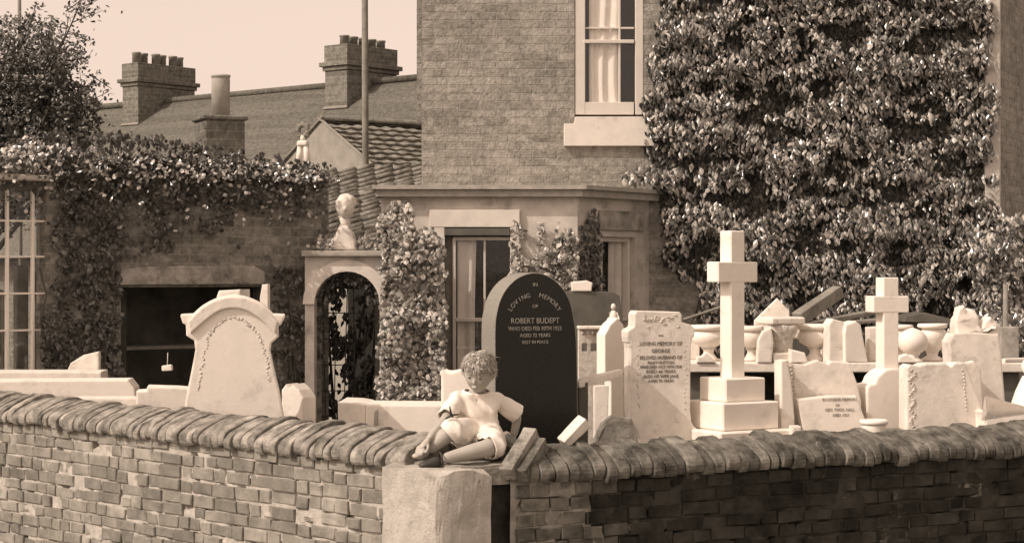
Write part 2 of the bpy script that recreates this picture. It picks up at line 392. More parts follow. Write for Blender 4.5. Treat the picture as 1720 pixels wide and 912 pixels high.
# ================================================================== boundary walls
def brick_course_wall(bm, u, nin, s0, s1, z0, z1, big_until=0.0, seed=1, mossy=0):
    rg = random.Random(seed); out = -nin
    z = z0; k = 0
    while z < z1 - .02:
        h = .072 + rg.uniform(-.005, .005)
        s = s0 + rg.uniform(-.1, 0); hdr = k % 2
        while s < s1:
            L = .102 if hdr else .205
            if rg.random() < .25: L = rg.choice((.10, .15, .19))
            if s < big_until: L = rg.uniform(.09, .17)
            else: hdr = 1 - hdr if rg.random() < .5 else hdr
            L += rg.uniform(-.012, .012)
            a = max(s, s0); b = min(s + L, s1)
            s += L + rg.uniform(.006, .012)
            if b - a < .03: continue
            if rg.random() < .03: continue
            zz = z + rg.uniform(-.005, .005) + .012 * noise.noise(Vector((a * .8, k * .2, seed)))
            hh = h - rg.uniform(.006, .013)
            rec = rg.uniform(-.007, .005) + (.010 if rg.random() < .06 else 0)
            fr = [(a, zz), (b, zz), (b, zz + hh), (a, zz + hh)]
            fr = [(p + rg.uniform(-.005, .005), q + rg.uniform(-.004, .004)) for p, q in fr]
            ch = .003 + rg.uniform(0, .004)
            ca = ((a + b) / 2, zz + hh / 2)
            # rounded, weathered front: outer ring at depth .012, inner ring proud with a midpoint
            ring0 = [CORN + u * p + Vector((0, 0, q)) + nin * .05 for p, q in fr]
            ring1 = [CORN + u * p + Vector((0, 0, q)) + nin * (rec + .006) for p, q in fr]
            ins = [(p + (ch if p < ca[0] else -ch), q + (ch if q < ca[1] else -ch)) for p, q in fr]
            ring2 = [CORN + u * p + Vector((0, 0, q)) + nin * (rec + rg.uniform(-.003, .003)) for p, q in ins]
            V = [[bm.verts.new(v) for v in r] for r in (ring0, ring1, ring2)]
            for r0, r1 in zip(V, V[1:]):
                for i in range(4):
                    bm.faces.new((r0[i], r0[(i + 1) % 4], r1[(i + 1) % 4], r1[i]))
            bm.faces.new(V[2])
        z += h; k += 1
def mortar_face(bm, u, nin, s0, s1, z0, z1, th, mi, seed, rec=.007):
    nx = int((s1 - s0) / .035); nz = int((z1 - z0) / .03); g = {}
    for i in range(nx + 1):
        for j in range(nz + 1):
            s = s0 + (s1 - s0) * i / nx; z = z0 + (z1 - z0) * j / nz
            d = rec + .009 * noise.noise(Vector((s * 9, z * 9, seed))) - .005 * max(0, noise.noise(Vector((s * 1.7, z * 2.2, seed + 5)))) + .16 * max(0, noise.noise(Vector((s * 11, z * 22, seed + 8))) - .30)
            g[i, j] = bm.verts.new(CORN + u * s + Vector((0, 0, z)) + nin * d)
    for i in range(nx):
        for j in range(nz):
            f = bm.faces.new((g[i, j], g[i + 1, j], g[i + 1, j + 1], g[i, j + 1])); f.material_index = mi
def core(bm, u, nin, s0, s1, z0, z1, y0, y1, mi):
    vs = [bm.verts.new(CORN + u * s + nin * y + Vector((0, 0, z))) for s in (s0, s1) for y in (y0, y1) for z in (z0, z1)]
    for q in ((0, 1, 3, 2), (4, 6, 7, 5), (0, 4, 5, 1), (2, 3, 7, 6), (0, 2, 6, 4), (1, 5, 7, 3)):
        bm.faces.new([vs[i] for i in q]).material_index = mi
def fix(bm): bmesh.ops.recalc_face_normals(bm, faces=bm.faces[:])
TH = .34
def coping_run(bm, u, nin, s0, s1, zb, H, seed, fan=0.0, fan_len=.9, mossy=False, sign=1):
    """bricks on edge with a weathered half round top; front line at the wall face, back line may be squeezed to fan round the corner"""
    rg = random.Random(seed); s = s0
    prof = [(-.030, .0), (-.040, .015), (-.044, .040), (-.040, .060), (-.028, .078), (-.005, .096), (.03, .114), (.065, .130), (.10, .145), (.14, .158), (.18, .168), (.22, .172), (.26, .166), (.33, .12), (.36, .06), (.36, 0)]
    while s < s1:
        t = rg.uniform(.050, .078)
        if rg.random() < .10: t *= 1.5
        gap = rg.uniform(.002, .007) + (.010 if rg.random() < .10 else 0)
        e = min(s + t, s1)
        def bk(q):
            if fan <= 0 or q > s0 + fan_len: return q
            k = 1 - (q - s0) / fan_len
            return q + fan * k * k
        lean = rg.uniform(-.008, .008); dz = rg.uniform(-.013, .010) - (.018 if rg.random() < .06 else 0) + .008 * noise.noise(Vector((s * .9, seed, 0)))
        df = rg.uniform(-.012, .010); sc = rg.uniform(.94, 1.06)
        rows = []
        NS = 4; CP = (0, .09, .5, .91, 1)
        for c in range(NS + 1):
            q = s + gap / 2 + (e - s - gap) * CP[c]
            row = []
            for pi, (y, z) in enumerate(prof):
                kk = max(0, min(1, y / .34)); qq = q + (bk(q) - q) * kk
                edge = .04 if c in (0, NS) else 0
                zz = z * sc * H / .175 + dz + lean * kk
                yy = y + df * (1 - kk)
                cy, cz = .16, .05
                yy += (cy - yy) * edge * .6; zz += (cz - zz) * edge if z > .02 else 0
                pt = CORN + u * (qq + lean * z * 3) + nin * yy + Vector((0, 0, zb + zz))
                a = .0055
                pt += Vector((noise.noise(pt * 17 + Vector((seed, 0, 0))), noise.noise(pt * 17 + Vector((0, 9, 0))), noise.noise(pt * 15))) * a
                row.append(bm.verts.new(pt))
            rows.append(row)
        for r0, r1 in zip(rows, rows[1:]):
            for i in range(len(prof) - 1): bm.faces.new((r0[i], r1[i], r1[i + 1], r0[i + 1]))
            bm.faces.new((r0[-1], r1[-1], r1[0], r0[0]))
        bm.faces.new(rows[0]); bm.faces.new(rows[-1][::-1])
        s = e

lw = thing('boundary_wall', 'sunlit old brick wall with rounded coping running down from the left to the corner pier', 'wall', CORN + Vector((-1, 1, 0)))
bm = B()
brick_course_wall(bm, UL, NL_IN, 0.02, 7.2, -.108, .965, seed=3)
for f in bm.faces: f.material_index = 0
mortar_face(bm, UL, NL_IN, 0, 7.2, -.15, .975, .3, 1, 2, rec=.0095); core(bm, UL, NL_IN, 0, 7.2, -.15, .97, .05, TH, 1)
fix(bm); obj('brickwork', bm, [M['brick_geo'], M['mortar']], lw, world=True)
bm = B(); coping_run(bm, UL, NL_IN, .36, 7.2, .965, .165, 11); fix(bm)
obj('coping', bm, M['coping'], lw, world=True)

rw = thing('boundary_wall', 'mossy brick wall, painted dark for shade, with fanned coping bricks running to the right of the pier', 'wall', CORN + UR * 1.5)
bm = B()
brick_course_wall(bm, UR, NR_IN, .30, 6.5, -.108, .90, big_until=.86, seed=8)
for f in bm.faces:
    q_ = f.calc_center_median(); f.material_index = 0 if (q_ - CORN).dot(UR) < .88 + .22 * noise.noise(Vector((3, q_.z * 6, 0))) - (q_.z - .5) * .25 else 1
k0 = len(bm.faces)
mortar_face(bm, UR, NR_IN, .27, 6.5, -.15, .92, .3, 2, 7, rec=.0070)
bm.faces.ensure_lookup_table()
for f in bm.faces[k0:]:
    q_ = f.calc_center_median(); f.material_index = 2 if (q_ - CORN).dot(UR) < .88 + .3 * noise.noise(q_ * 5) - (q_.z - .5) * .25 else 3  # farther stretch painted darker for shade as well as moss
core(bm, UR, NR_IN, .0, 6.5, -.15, .915, .05, TH, 3)
fix(bm); obj('brickwork', bm, [M['brick_end'], M['brick_mossy_shade'], M['mortar_end'], M['mortar_mossy_shade']], rw, world=True)
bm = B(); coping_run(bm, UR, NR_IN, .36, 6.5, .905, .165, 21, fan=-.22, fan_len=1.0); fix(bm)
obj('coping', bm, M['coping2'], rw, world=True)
bm = B()   # mortar bed on the bare corner where the coping is missing
pl = [CORN + UL * .38 + NL_IN * .01, CORN + (NL_IN + NR_IN) * .01, CORN + UR * .38 + NR_IN * .01, CORN + UR * .38 + NR_IN * .33, CORN + (NL_IN + NR_IN) * .30, CORN + UL * .38 + NL_IN * .33]
a_ = [bm.verts.new((p.x, p.y, .90)) for p in pl]; b_ = [bm.verts.new((p.x, p.y, .995)) for p in pl]; bm.faces.new(a_); bm.faces.new(b_[::-1])
for i in range(6): bm.faces.new((a_[i], a_[(i + 1) % 6], b_[(i + 1) % 6], b_[i]))
bmesh.ops.triangulate(bm, faces=[f for f in bm.faces if len(f.verts) > 4]); bmesh.ops.recalc_face_normals(bm, faces=bm.faces[:])
roughen(bm, .010, 9, 6); obj('corner_bed', bm, M['mortar_end'], rw, world=True)

# stone pier at the corner
pn = Vector((-.37, 8.75, 0))
fpts = [pn, pn + Vector((.9, .436, 0)).normalized() * .30, pn + Vector((.9, .436, 0)).normalized() * .30 + Vector((-.2, .36, 0)), pn + UL * .40 + Vector((.12, .32, 0)), pn + UL * .385]
bm = B()
bot = [bm.verts.new(p + Vector((0, 0, -.15))) for p in fpts]; top = [bm.verts.new(p + Vector((0, 0, .985))) for p in fpts]
bm.faces.new(bot); bm.faces.new(top[::-1])
for i in range(5): bm.faces.new((bot[i], bot[(i + 1) % 5], top[(i + 1) % 5], top[i]))
bmesh.ops.triangulate(bm, faces=[f for f in bm.faces if len(f.verts) > 4])
bmesh.ops.subdivide_edges(bm, edges=bm.edges[:], cuts=14, use_grid_fill=True)
bmesh.ops.remove_doubles(bm, verts=bm.verts, dist=.0004)
bmesh.ops.recalc_face_normals(bm, faces=bm.faces[:])
ctr = Vector((-.33, 9.0, .4)); bm.normal_update()
NPF = [UL.cross(Vector((0, 0, 1)))]
for v in bm.verts:
    p = v.co
    # worn arris on the near corner: chips bite deeper towards the top
    d = (Vector((p.x, p.y, 0)) - pn).length
    bite = max(0, .045 - d) * (.5 + .8 * noise.noise(Vector((0, 0, p.z * 7)))) + max(0, .07 - d) * max(0, p.z - .86) * 6
    tocen = (Vector((ctr.x, ctr.y, p.z)) - p)
    if tocen.length > 0: p += tocen.normalized() * max(0, bite) * .55
    if p.z > .93: 
        for q in (pn, fpts[1]):
            dd = (Vector((p.x, p.y, 0)) - q).length
            p.z -= max(0, .10 - dd) * .35
    v.co = p + v.normal * (noise.fractal(p * 6, 1, 2, 5) * .009)
o = obj('stone_pier', bm, M['concrete'], smooth=False); tag(o, 'rough pale stone pier with chipped edge at the corner of the two walls', 'pier'); origin_to(o, (-.33, 9.0, -.12))

# loose pieces on the wall corner
def loose(name, label, cat, a, b, w, h, m, group=None, roll=0, jit=.004, rgh=.004):
    """a bar from a to b (world), width w, height h, slightly irregular"""
    a = Vector(a); b = Vector(b); d = (b - a); L = d.length
    q = d.to_track_quat('X', 'Z').to_matrix().to_4x4() @ rot('X', roll)
    bm = B(); bx(bm, (0, 0, 0), (L, w, h), bev=.008, jit=jit, seg=2)
    bmesh.ops.subdivide_edges(bm, edges=[e for e in bm.edges if e.calc_length() > .03], cuts=4, use_grid_fill=True)
    roughen(bm, rgh, 14)
    o = obj(name, bm, m); tag(o, label, cat, group)
    o.matrix_world = Matrix.Translation((a + b) / 2) @ q
    return o
loose('coping_brick', 'raised coping brick with its end sticking up right beside the child', 'brick', P(852, 797, 8.98), P(893, 728, 9.22), .075, .075, M['coping'])
loose('coping_brick', 'second tilted coping brick lying against the raised one', 'brick', P(876, 800, 8.99), P(908, 745, 9.20), .07, .08, M['coping2'])
loose('brick', 'pale brick standing tilted on the wall in front of the black headstone', 'brick', P(946, 744, 9.36), P(983, 706, 9.40), .07, .062, M['marble2'], roll=20)
loose('slate', 'dark grey slate propped behind the child\'s supporting arm', 'slate', P(838, 772, 9.22), P(866, 737, 9.28), .10, .022, M['greyslate'], roll=55)
loose('stone_block', 'small pale stone block under the child\'s supporting arm', 'block', P(826, 748, 9.50), P(858, 738, 9.52), .10, .085, M['marble2'])
bm = B()
prism(bm, [(-.135, -.06), (.125, -.06), (.105, .05), (.075, .125), (-.03, .135), (-.085, .09), (-.12, .0)], -.07, .08, bev=.015)
bmesh.ops.subdivide_edges(bm, edges=[e for e in bm.edges if e.calc_length() > .03], cuts=3, use_grid_fill=True); roughen(bm, .012, 10)
o = obj('rubble_stone', bm, M['rock']); tag(o, 'rough grey lump of stone on the wall coping before the inscribed white headstone', 'stone'); o.location = P(1035, 741, 9.72)

# ================================================================== main house
HY = 17.5
def hx(px, Y=HY): return (px - 860) / FPX * Y
def hz(py, Y=HY): return EYE + (456 - py) / FPX * Y
house = thing('brick_house', 'tall weathered brick house with sash window and a single storey bay', 'house', (2, 19, 0))
HX0 = hx(708); HX1 = hx(1677)
WX0, WX1, WZ0, WZ1 = hx(965), hx(1081), hz(198), 5.15
T = face_frame((HX0, HY, 0), 1, 0)
bm = B()
holes = [(WX0 - HX0, WX1 - HX0, WZ0, WZ1), (3.3 , 4.1, WZ0, WZ1)]
panel(bm, T, 0, HX1 - HX0, 0, 6.6, holes, .22)
Tl = face_frame((HX0, HY + 6, 0), 0, -1); panel(bm, Tl, 0, 5.998, 0, 6.6, [], .22)
Tr = face_frame((HX1, HY + .002, 0), .46, .89); panel(bm, Tr, 0.002, 5, 0, 6.6, [], .22)
bx(bm, (2, 24, 3.3), (6.5, .2, 6.6), bev=0)
obj('wall', bm, M['house_brick'], house, world=True)
bm = B(); bx(bm, (HX1 - .075, HY - .045, 3.3), (.15, .086, 6.6), bev=.01); obj('corner_pilaster', bm, M['render'], house, world=True)
bm = B()
e = .4; a = [(HX0 - e, HY - e, 6.6), (HX1 + e, HY - e, 6.6), (HX1 + 3, HY + 7, 6.6), (HX0 - e, HY + 7, 6.6)]
vs = [bm.verts.new(p) for p in a]; r0 = bm.verts.new((1.4, 20.5, 8.6)); r1 = bm.verts.new((3.4, 20.5, 8.6))
bm.faces.new((vs[0], vs[1], r1, r0)); bm.faces.new((vs[1], vs[2], r1)); bm.faces.new((vs[2], vs[3], r0, r1)); bm.faces.new((vs[3], vs[0], r0)); bm.faces.new(vs[::-1])
obj('roof', bm, M['slate_roof'], house, world=True)
def curtain(bm, T, xa, xb, za, zb, y, amp=.018, fr=55, pull=0):
    n = 40; m_ = 16; g = {}
    for i in range(n + 1):
        for j in range(m_ + 1):
            u = i / n; v = j / m_
            x = xa + (xb - xa) * u * (1 - pull * math.sin((1 - v) * math.pi) * .35 )
            g[i, j] = bm.verts.new(T @ Vector((x, y + amp * math.sin(x * fr + 2 * noise.noise(Vector((x * 6, v * 2, 0)))) * (1 - .4 * v), za + (zb - za) * v)))
    for i in range(n):
        for j in range(m_): bm.faces.new((g[i, j], g[i + 1, j], g[i + 1, j + 1], g[i, j + 1])).smooth = True
def sash(parent, T, x0, x1, z0, z1, zm, mull, y, m, fw=.05, name='window', upper_bar=None, bars=(), cur=(), curm=None, fwl=None, label=None):
    """sash window in the opening: frame ring + meeting rail + mullions; pane and curtains as sub-parts"""
    fwl = fwl or fw
    bm = B()
    bx(bm, (x0 + fwl / 2, y, (z0 + z1) / 2), (fwl, .08, z1 - z0), bev=.004); bx(bm, (x1 - fw / 2, y, (z0 + z1) / 2), (fw, .08, z1 - z0), bev=.004)
    bx(bm, ((x0 + x1) / 2, y + .001, z1 - fw / 2), (x1 - x0 - fw - fwl, .076, fw), bev=.003); bx(bm, ((x0 + x1) / 2, y + .001, z0 + fw * .8), (x1 - x0 - fw - fwl, .076, fw * 1.6), bev=.004)
    bx(bm, ((x0 + x1) / 2, y - .012, zm), (x1 - x0 - fw - fwl + .004, .07, .034), bev=.004)
    for xm in mull: bx(bm, (xm, y + .004, (z0 + z1) / 2), (.02, .05, z1 - z0 - fw * 2), bev=.003)
    for zb in bars: bx(bm, ((x0 + x1) / 2, y + .003, zb), (x1 - x0 - fw - fwl, .045, .018), bev=.003)
    bmesh.ops.transform(bm, matrix=T, verts=bm.verts)
    f = obj(name, bm, m, parent, world=True, label=label)
    bm = B(); q = [bm.verts.new(T @ Vector(p)) for p in ((x0 + .02, y + .01, z0 + .02), (x1 - .02, y + .01, z0 + .02), (x1 - .02, y + .01, z1 - .02), (x0 + .02, y + .01, z1 - .02))]
    bm.faces.new(q); r = bmesh.ops.extrude_face_region(bm, geom=bm.faces[:])
    for v in r['geom']:
        if isinstance(v, bmesh.types.BMVert): v.co += T.to_3x3() @ Vector((0, .004, 0))
    fix(bm)
    pm = f  # sub-part
    obj('pane', bm, M['glass'], f, world=True)
    for i, (xa, xb, pull) in enumerate(cur):
        bm = B(); curtain(bm, T, xa, xb, z0, z1, y + .03, pull=pull); obj('curtain', bm, curm, f, world=True)
    return f
I4 = Matrix.Identity(4)
TW = Matrix.Translation((0, HY, 0))
f = sash(house, TW, WX0 + .003, WX1 - .003, WZ0 + .03, WZ1, hz(70), (hx(1041),), .048, M['cream'], fw=.075, fwl=.10,
         cur=((hx(990), hx(1041), 0.0),), curm=M['curtain'], name='sash_window', bars=(hz(47),))
bm = B(); prism(bm, [(hx(947), hz(246)), (hx(1098), hz(246)), (hx(1098), hz(214)), (hx(1092), hz(197)), (hx(966), hz(197)), (hx(964), hz(209)), (hx(947), hz(209))], HY - .06, HY + .14, bev=.006)
obj('window_sill', bm, M['stucco'], house, world=True)
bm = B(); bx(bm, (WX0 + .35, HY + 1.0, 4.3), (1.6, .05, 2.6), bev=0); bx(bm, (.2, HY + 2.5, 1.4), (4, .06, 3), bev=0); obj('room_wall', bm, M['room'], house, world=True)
f = sash(house, TW, 3.3 + HX0, 4.1 + HX0, WZ0 + .03, WZ1, hz(70), (3.7 + HX0,), .13, M['cream'], fw=.07, cur=(), name='sash_window')

# ---- bay
BY = 16.5
bxx = lambda px: hx(px, BY); bzz = lambda py: hz(py, BY)
BX0, BX1 = bxx(640), bxx(970)
TB = Matrix.Translation((0, BY, 0)); ZT = bzz(330)
bm = B(); OX0, OX1, OZ0, OZ1 = bxx(747), bxx(857), .55, bzz(382)
panel(bm, TB, BX0, BX1, 0, ZT, [(OX0, OX1, OZ0, OZ1)], .2)
cv = Vector((hx(1090), HY, 0)) - Vector((BX1, BY, 0)); CL = cv.length
TC = face_frame((BX1, BY + .001, 0), cv.x, cv.y)
# chamfer window located by ray/plane
def on_face(T, px):
    o_ = T @ Vector((0, 0, 0)); x_ = (T.to_3x3() @ Vector((1, 0, 0))); k = (px - 860) / FPX
    return (k * o_.y - o_.x) / (x_.x - k * x_.y)
c0, c1 = on_face(TC, 1012), on_face(TC, 1067)
def zat(T, s, py):
    p = T @ Vector((s, 0, 0)); return EYE + (456 - py) / FPX * p.y
cz1 = zat(TC, (c0 + c1) / 2, 398)
panel(bm, TC, 0.002, CL, 0, ZT, [(c0, c1, .55, cz1)], .2)
panel(bm, face_frame((BX0, BY + 2.0, 0), 0, -1), 0, 1.995, 0, ZT, [], .2)
obj('bay_wall', bm, M['render'], house, world=True)
bm = B()
outl = [(bxx(632), BY - .09), (BX1 + .045, BY - .09), (hx(1090) + .12, HY + .0), (HX0, HY), (HX0, HY + .6), (bxx(632), HY + .6)]
def slab(bm, pts, z0, z1):
    a = [bm.verts.new((x, y, z0)) for x, y in pts]; b = [bm.verts.new((x, y, z1)) for x, y in pts]
    bm.faces.new(a); bm.faces.new(b[::-1])
    for i in range(len(pts)): bm.faces.new((a[i], a[(i + 1) % len(pts)], b[(i + 1) % len(pts)], b[i]))
slab(bm, outl, bzz(331), bzz(319)); 
o2 = [(x + (-.03 if x < 0 else .03), y - (.04 if y < HY - .1 else 0)) for x, y in outl]
o2[2] = (outl[2][0] + .05, HY); slab(bm, o2, bzz(319) + .0005, bzz(312))
fix(bm); obj('bay_cornice', bm, M['cornice'], house, world=True)
bm = B(); bx(bm, ((bxx(722) + bxx(873)) / 2, BY - .012, (bzz(353) + bzz(382)) / 2), (bxx(873) - bxx(722), .06, bzz(353) - bzz(382)), bev=.004)
bx(bm, ((bxx(722) + OX0) / 2, BY - .010, (bzz(382) + .3) / 2), (OX0 - bxx(722), .055, bzz(382) - .3), bev=.004)
bx(bm, ((bxx(873) + OX1) / 2, BY - .010, (bzz(382) + .3) / 2), (bxx(873) - OX1, .055, bzz(382) - .3), bev=.004)
obj('window_surround', bm, M['stucco'], house, world=True)
bm = B(); bx(bm, ((OX0 + OX1) / 2, BY - .005, (bzz(384) + bzz(396)) / 2), (OX1 - OX0 - .006, .09, bzz(384) - bzz(396)), bev=.004)
obj('blind_box', bm, M['greyslate'], house, world=True)
sash(house, TB, OX0 + .07, OX1 + .08, .6, bzz(398), bzz(537), (bxx(814),), .05, M['cream'], fw=.03, name='sash_window', cur=((bxx(768), bxx(800), .25),), curm=M['curtain2'])
bm = B(); bx(bm, (OX0 + .034, BY + .09, 1.39), (.066, .08, 1.8), bev=.003); obj('window_jamb', bm, M['greywood'], house, world=True)
bm = B(); s0_, s1_ = on_face(TC, 1004), on_face(TC, 1078)
bx(bm, ((s0_ + s1_) / 2, -.008, (zat(TC, s0_, 353) + zat(TC, s0_, 386)) / 2), (s1_ - s0_, .05, zat(TC, s0_, 353) - zat(TC, s0_, 386)), bev=.004)
bmesh.ops.transform(bm, matrix=TC, verts=bm.verts); obj('window_lintel', bm, M['lintel'], house, world=True)
sash(house, TC, c0 + .006, c1 - .006, .6, cz1, 1.5, (), .09, M['cream'], fw=.045, name='sash_window', cur=((c0 + .3, c1 - .05, .1),), curm=M['curtain2'])

# ================================================================== left wing
WD = Vector((-.839, -.545, 0)); W0 = Vector((-1.67, 16.0, 0))
TWG = face_frame(W0 + WD * 5.0, -WD.x, -WD.y)      # local x runs left end -> right end (5 m)
def wg(px):                                        # distance along local x for a pixel column
    return on_face(TWG, px)
def wz(px, py): return zat(TWG, wg(px), py)
wing = thing('garden_building', 'dark creeper clad brick outbuilding on the left with small paned window', 'building', (-4, 16.5, 0))
bm = B()
WT = wz(500, 283)
wx1 = wg(78); wx0 = wx1 - 1.1
d0, d1 = wg(203), wg(452)
panel(bm, TWG, 0, 5.0, 0, WT, [(wx0, wx1, .95, wz(40, 306)), (d0, d1, 0.0, wz(330, 482))], .25)
for v in bm.verts: pass
obj('wall', bm, M['wing_brick'], wing, world=True)
# right return wall and flat roof
bm = B()
back = Vector((-.545, .839, 0))
q = [W0 + Vector((0, 0, 0)), W0 + WD * 5, W0 + WD * 5 + back * 2, W0 + back * 2]
slab(bm, [(p.x, p.y) for p in [W0 + back * .02 + WD * .01, W0 + WD * 4.98 + back * .02, W0 + WD * 4.98 + back * 2, W0 + WD * .01 + back * 2]], WT - .25, WT - .12)
fix(bm); obj('roof', bm, M['greyslate'], wing, world=True)
bm = B(); 
for (a_, b_) in ((W0 + back * .255, W0 + back * 2), ):
    Tq = face_frame(b_, (a_ - b_).x, (a_ - b_).y); panel(bm, Tq, 0, (a_ - b_).length, 0, WT - .002, [], .2)
obj('back_wall', bm, M['wing_brick'], wing, world=True)
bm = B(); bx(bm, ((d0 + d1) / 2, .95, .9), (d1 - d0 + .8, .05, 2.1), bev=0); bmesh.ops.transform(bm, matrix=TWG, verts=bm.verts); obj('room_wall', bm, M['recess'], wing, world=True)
for xq in (d0 + .045, d1 - .045):
    bm = B(); bx(bm, (xq, .12, .9), (.07, .09, 1.9), bev=.006); bmesh.ops.transform(bm, matrix=TWG, verts=bm.verts); obj('door_jamb', bm, M['darkwood'], wing, world=True)
bm = B(); za, zb = wz(300, 478), wz(300, 446)
prism(bm, [(wg(192), za), (wg(440), za), (wg(441), zb - .05), (wg(425), zb), (wg(240), zb - .01), (wg(200), zb - .03)], -.05, .1, bev=.012)
bmesh.ops.subdivide_edges(bm, edges=[e for e in bm.edges if e.calc_length() > .1], cuts=5); roughen(bm, .008, 7)
bmesh.ops.transform(bm, matrix=TWG, verts=bm.verts); obj('door_lintel', bm, M['lintel'], wing, world=True)
bm = B(); zc = wz(40, 306)
bx(bm, ((wx0 + wx1) / 2, -.03, zc + .035), (wx1 - wx0 + .06, .10, .045), bev=.012); bmesh.ops.transform(bm, matrix=TWG, verts=bm.verts); obj('window_lintel', bm, M['stucco'], wing, world=True)
bm = B(); fy = .05
for px in (15, 58): bx(bm, (wg(px), fy, (zc + .95) / 2), (.021, .05, zc - .95), bev=.003)
bx(bm, (wg(15) - .42, fy, (zc + .95) / 2), (.021, .05, zc - .95), bev=.003)
for py in (371, 431, 493, 555): bx(bm, ((wx0 + wx1) / 2, fy + .004, wz(40, py)), (wx1 - wx0, .04, .016), bev=.003)
bmesh.ops.transform(bm, matrix=TWG, verts=bm.verts); wf = obj('window', bm, M['lit_cream_paint'], wing, world=True)
bm = B(); bx(bm, ((wx0 + wx1) / 2, fy + .03, (zc + .95) / 2), (wx1 - wx0 - .01, .004, zc - .955), bev=0); bmesh.ops.transform(bm, matrix=TWG, verts=bm.verts); obj('pane', bm, M['glass'], wf, world=True)
bm = B(); bx(bm, (wg(75), .6, .9), (.1, .1, 2.2), bev=.01); bx(bm, (wg(28), .5, .8), (.09, .1, 2.0), bev=.01); bmesh.ops.transform(bm, matrix=TWG, verts=bm.verts); obj('post', bm, M['greywood'], wing, world=True)
for k_, (sx_, sz2) in enumerate(((.25, .5), (.5, .85), (.72, .4))):
    bm = B(); bx(bm, (d0 + (d1 - d0) * sx_, .62, sz2 / 2), (.22, .2, sz2), bev=.01); bmesh.ops.transform(bm, matrix=TWG, verts=bm.verts); obj('crate', bm, M['darkwood'], wing, world=True)
bm = B(); bx(bm, ((d0 + d1) / 2, .5, 1.30), (d1 - d0 + .2, .3, .03), bev=.004); bmesh.ops.transform(bm, matrix=TWG, verts=bm.verts); obj('inner_shelf', bm, M['greywood'], wing, world=True)
# brick stack with one tall pot on the outbuilding
ch = P(369, 198, 17.2)
bm = B(); bx(bm, (ch.x, 17.2, ch.z / 2), (.38, .38, ch.z), mtx=rot('Z', 25), bev=.01); bx(bm, (ch.x, 17.2, ch.z - .015), (.43, .43, .045), mtx=rot('Z', 25), bev=.012)
st = obj('chimney', bm, M['terrace_brick'], wing, world=True)
bm = B(); lathe(bm, [(.085, 0), (.087, .35), (.083, .37), (.092, .375), (.092, .395), (.07, .395), (.07, .3)], (ch.x + .01, 17.2, ch.z + .006)); obj('chimney_pot', bm, M['potpale'], st, world=True)

# ================================================================== arched gateway and bust
GY = 15.72
gx = lambda px: hx(px, GY); gz = lambda py: hz(py, GY)
gate = thing('arched_gateway', 'pale stone garden gateway with round arch between outbuilding and bay', 'gateway', (-1.47, GY, 0))
bm = B(); xa, xb = gx(528), gx(638); xc = (xa + xb) / 2; rr = (xb - xa) / 2; zs = gz(456) - rr
pts = [(gx(512), 0), (gx(512), gz(430)), (gx(690), gz(430)), (gx(690), 0), (xb, 0)]
pts += [(xc + rr * math.cos(t), zs + rr * math.sin(t)) for t in [math.pi * i / 20 for i in range(21)]] + [(xa, 0)]
prism(bm, pts, GY, GY + .22, bev=.004)
bmesh.ops.triangulate(bm, faces=[f for f in bm.faces if len(f.verts) > 4])
obj('arch', bm, M['render'], gate, world=True)
bm = B(); bx(bm, ((gx(508) + gx(645)) / 2, GY + .1, gz(426)), (gx(645) - gx(508), .34, .05), bev=.012, seg=2); obj('cap_slab', bm, M['cornice'], gate, world=True)
bm = B()
nb = 14
pts = [(xc + (rr + .10) * math.cos(math.pi * i / nb), zs + (rr + .10) * math.sin(math.pi * i / nb)) for i in range(nb + 1)] + [(xc + (rr + .0) * math.cos(math.pi * i / nb), zs + (rr + .0) * math.sin(math.pi * i / nb)) for i in range(nb, -1, -1)]
prism(bm, pts, GY - .02, GY + .03, bev=.003); bmesh.ops.triangulate(bm, faces=[f for f in bm.faces if len(f.verts) > 4])
obj('arch_moulding', bm, M['stucco'], gate, world=True)
bu = thing('stone_bust', 'weathered pale stone bust standing on the slab over the arched gateway', 'bust', P(579, 421, GY + .1))
bm = B(); s_ = .0051
prism(bm, [(-.125, 0), (.115, 0), (.105, .09), (.075, .15), (.035, .215), (-.035, .215), (-.085, .12)], -.08, .09, bev=.035, seg=3)
bmesh.ops.subdivide_edges(bm, edges=[e for e in bm.edges if e.calc_length() > .03], cuts=3, use_grid_fill=True); roughen(bm, .012, 9)
obj('shoulders', bm, M['marble2'], bu, smooth=True)
bm = B(); tube(bm, [(0, .0, .19), (.004, 0, .25), (-.01, 0, .31)], [.06, .042, .055], 14)
blob(bm, (0, -.01, .375), (.078, .088, .115), mtx=rot('X', 12) @ rot('Y', -8), amp=.15, freq=9)
blob(bm, (.012, -.085, .36), (.018, .03, .028), sub=2); blob(bm, (.02, .02, .42), (.08, .085, .075), sub=3, amp=.25, freq=14)
obj('head', bm, M['marble2'], bu, smooth=True)
fi = P(509, 268, 16.15)
fn = thing('stone_finial', 'small carved finial with ring shaped head on top of the creeper covered outbuilding', 'finial', fi + Vector((0, 0, -.06)), R(-15))
bm = B()
for a in (-.035, .035): tube(bm, [(a * 1.2, 0, 0), (a, 0, .1), (a * .8, 0, .18)], [.032, .026, .024], 10)
bx(bm, (0, 0, .20), (.10, .07, .05), bev=.012); tube(bm, [(0, 0, .22), (0, 0, .27)], .025, 10)
obj('shaft', bm, M['marble2'], fn)
bm = B(); N_ = 22
ringp = [Vector((.045 * math.cos(2 * math.pi * i / N_), 0, .315 + .05 * math.sin(2 * math.pi * i / N_))) for i in range(N_ + 1)]
tube(bm, ringp, .022, 10)
for i in range(8): blob(bm, (.062 * math.cos(i * .785), 0, .315 + .066 * math.sin(i * .785)), .017, sub=2)
obj('ring_head', bm, M['rock'], fn, smooth=True)

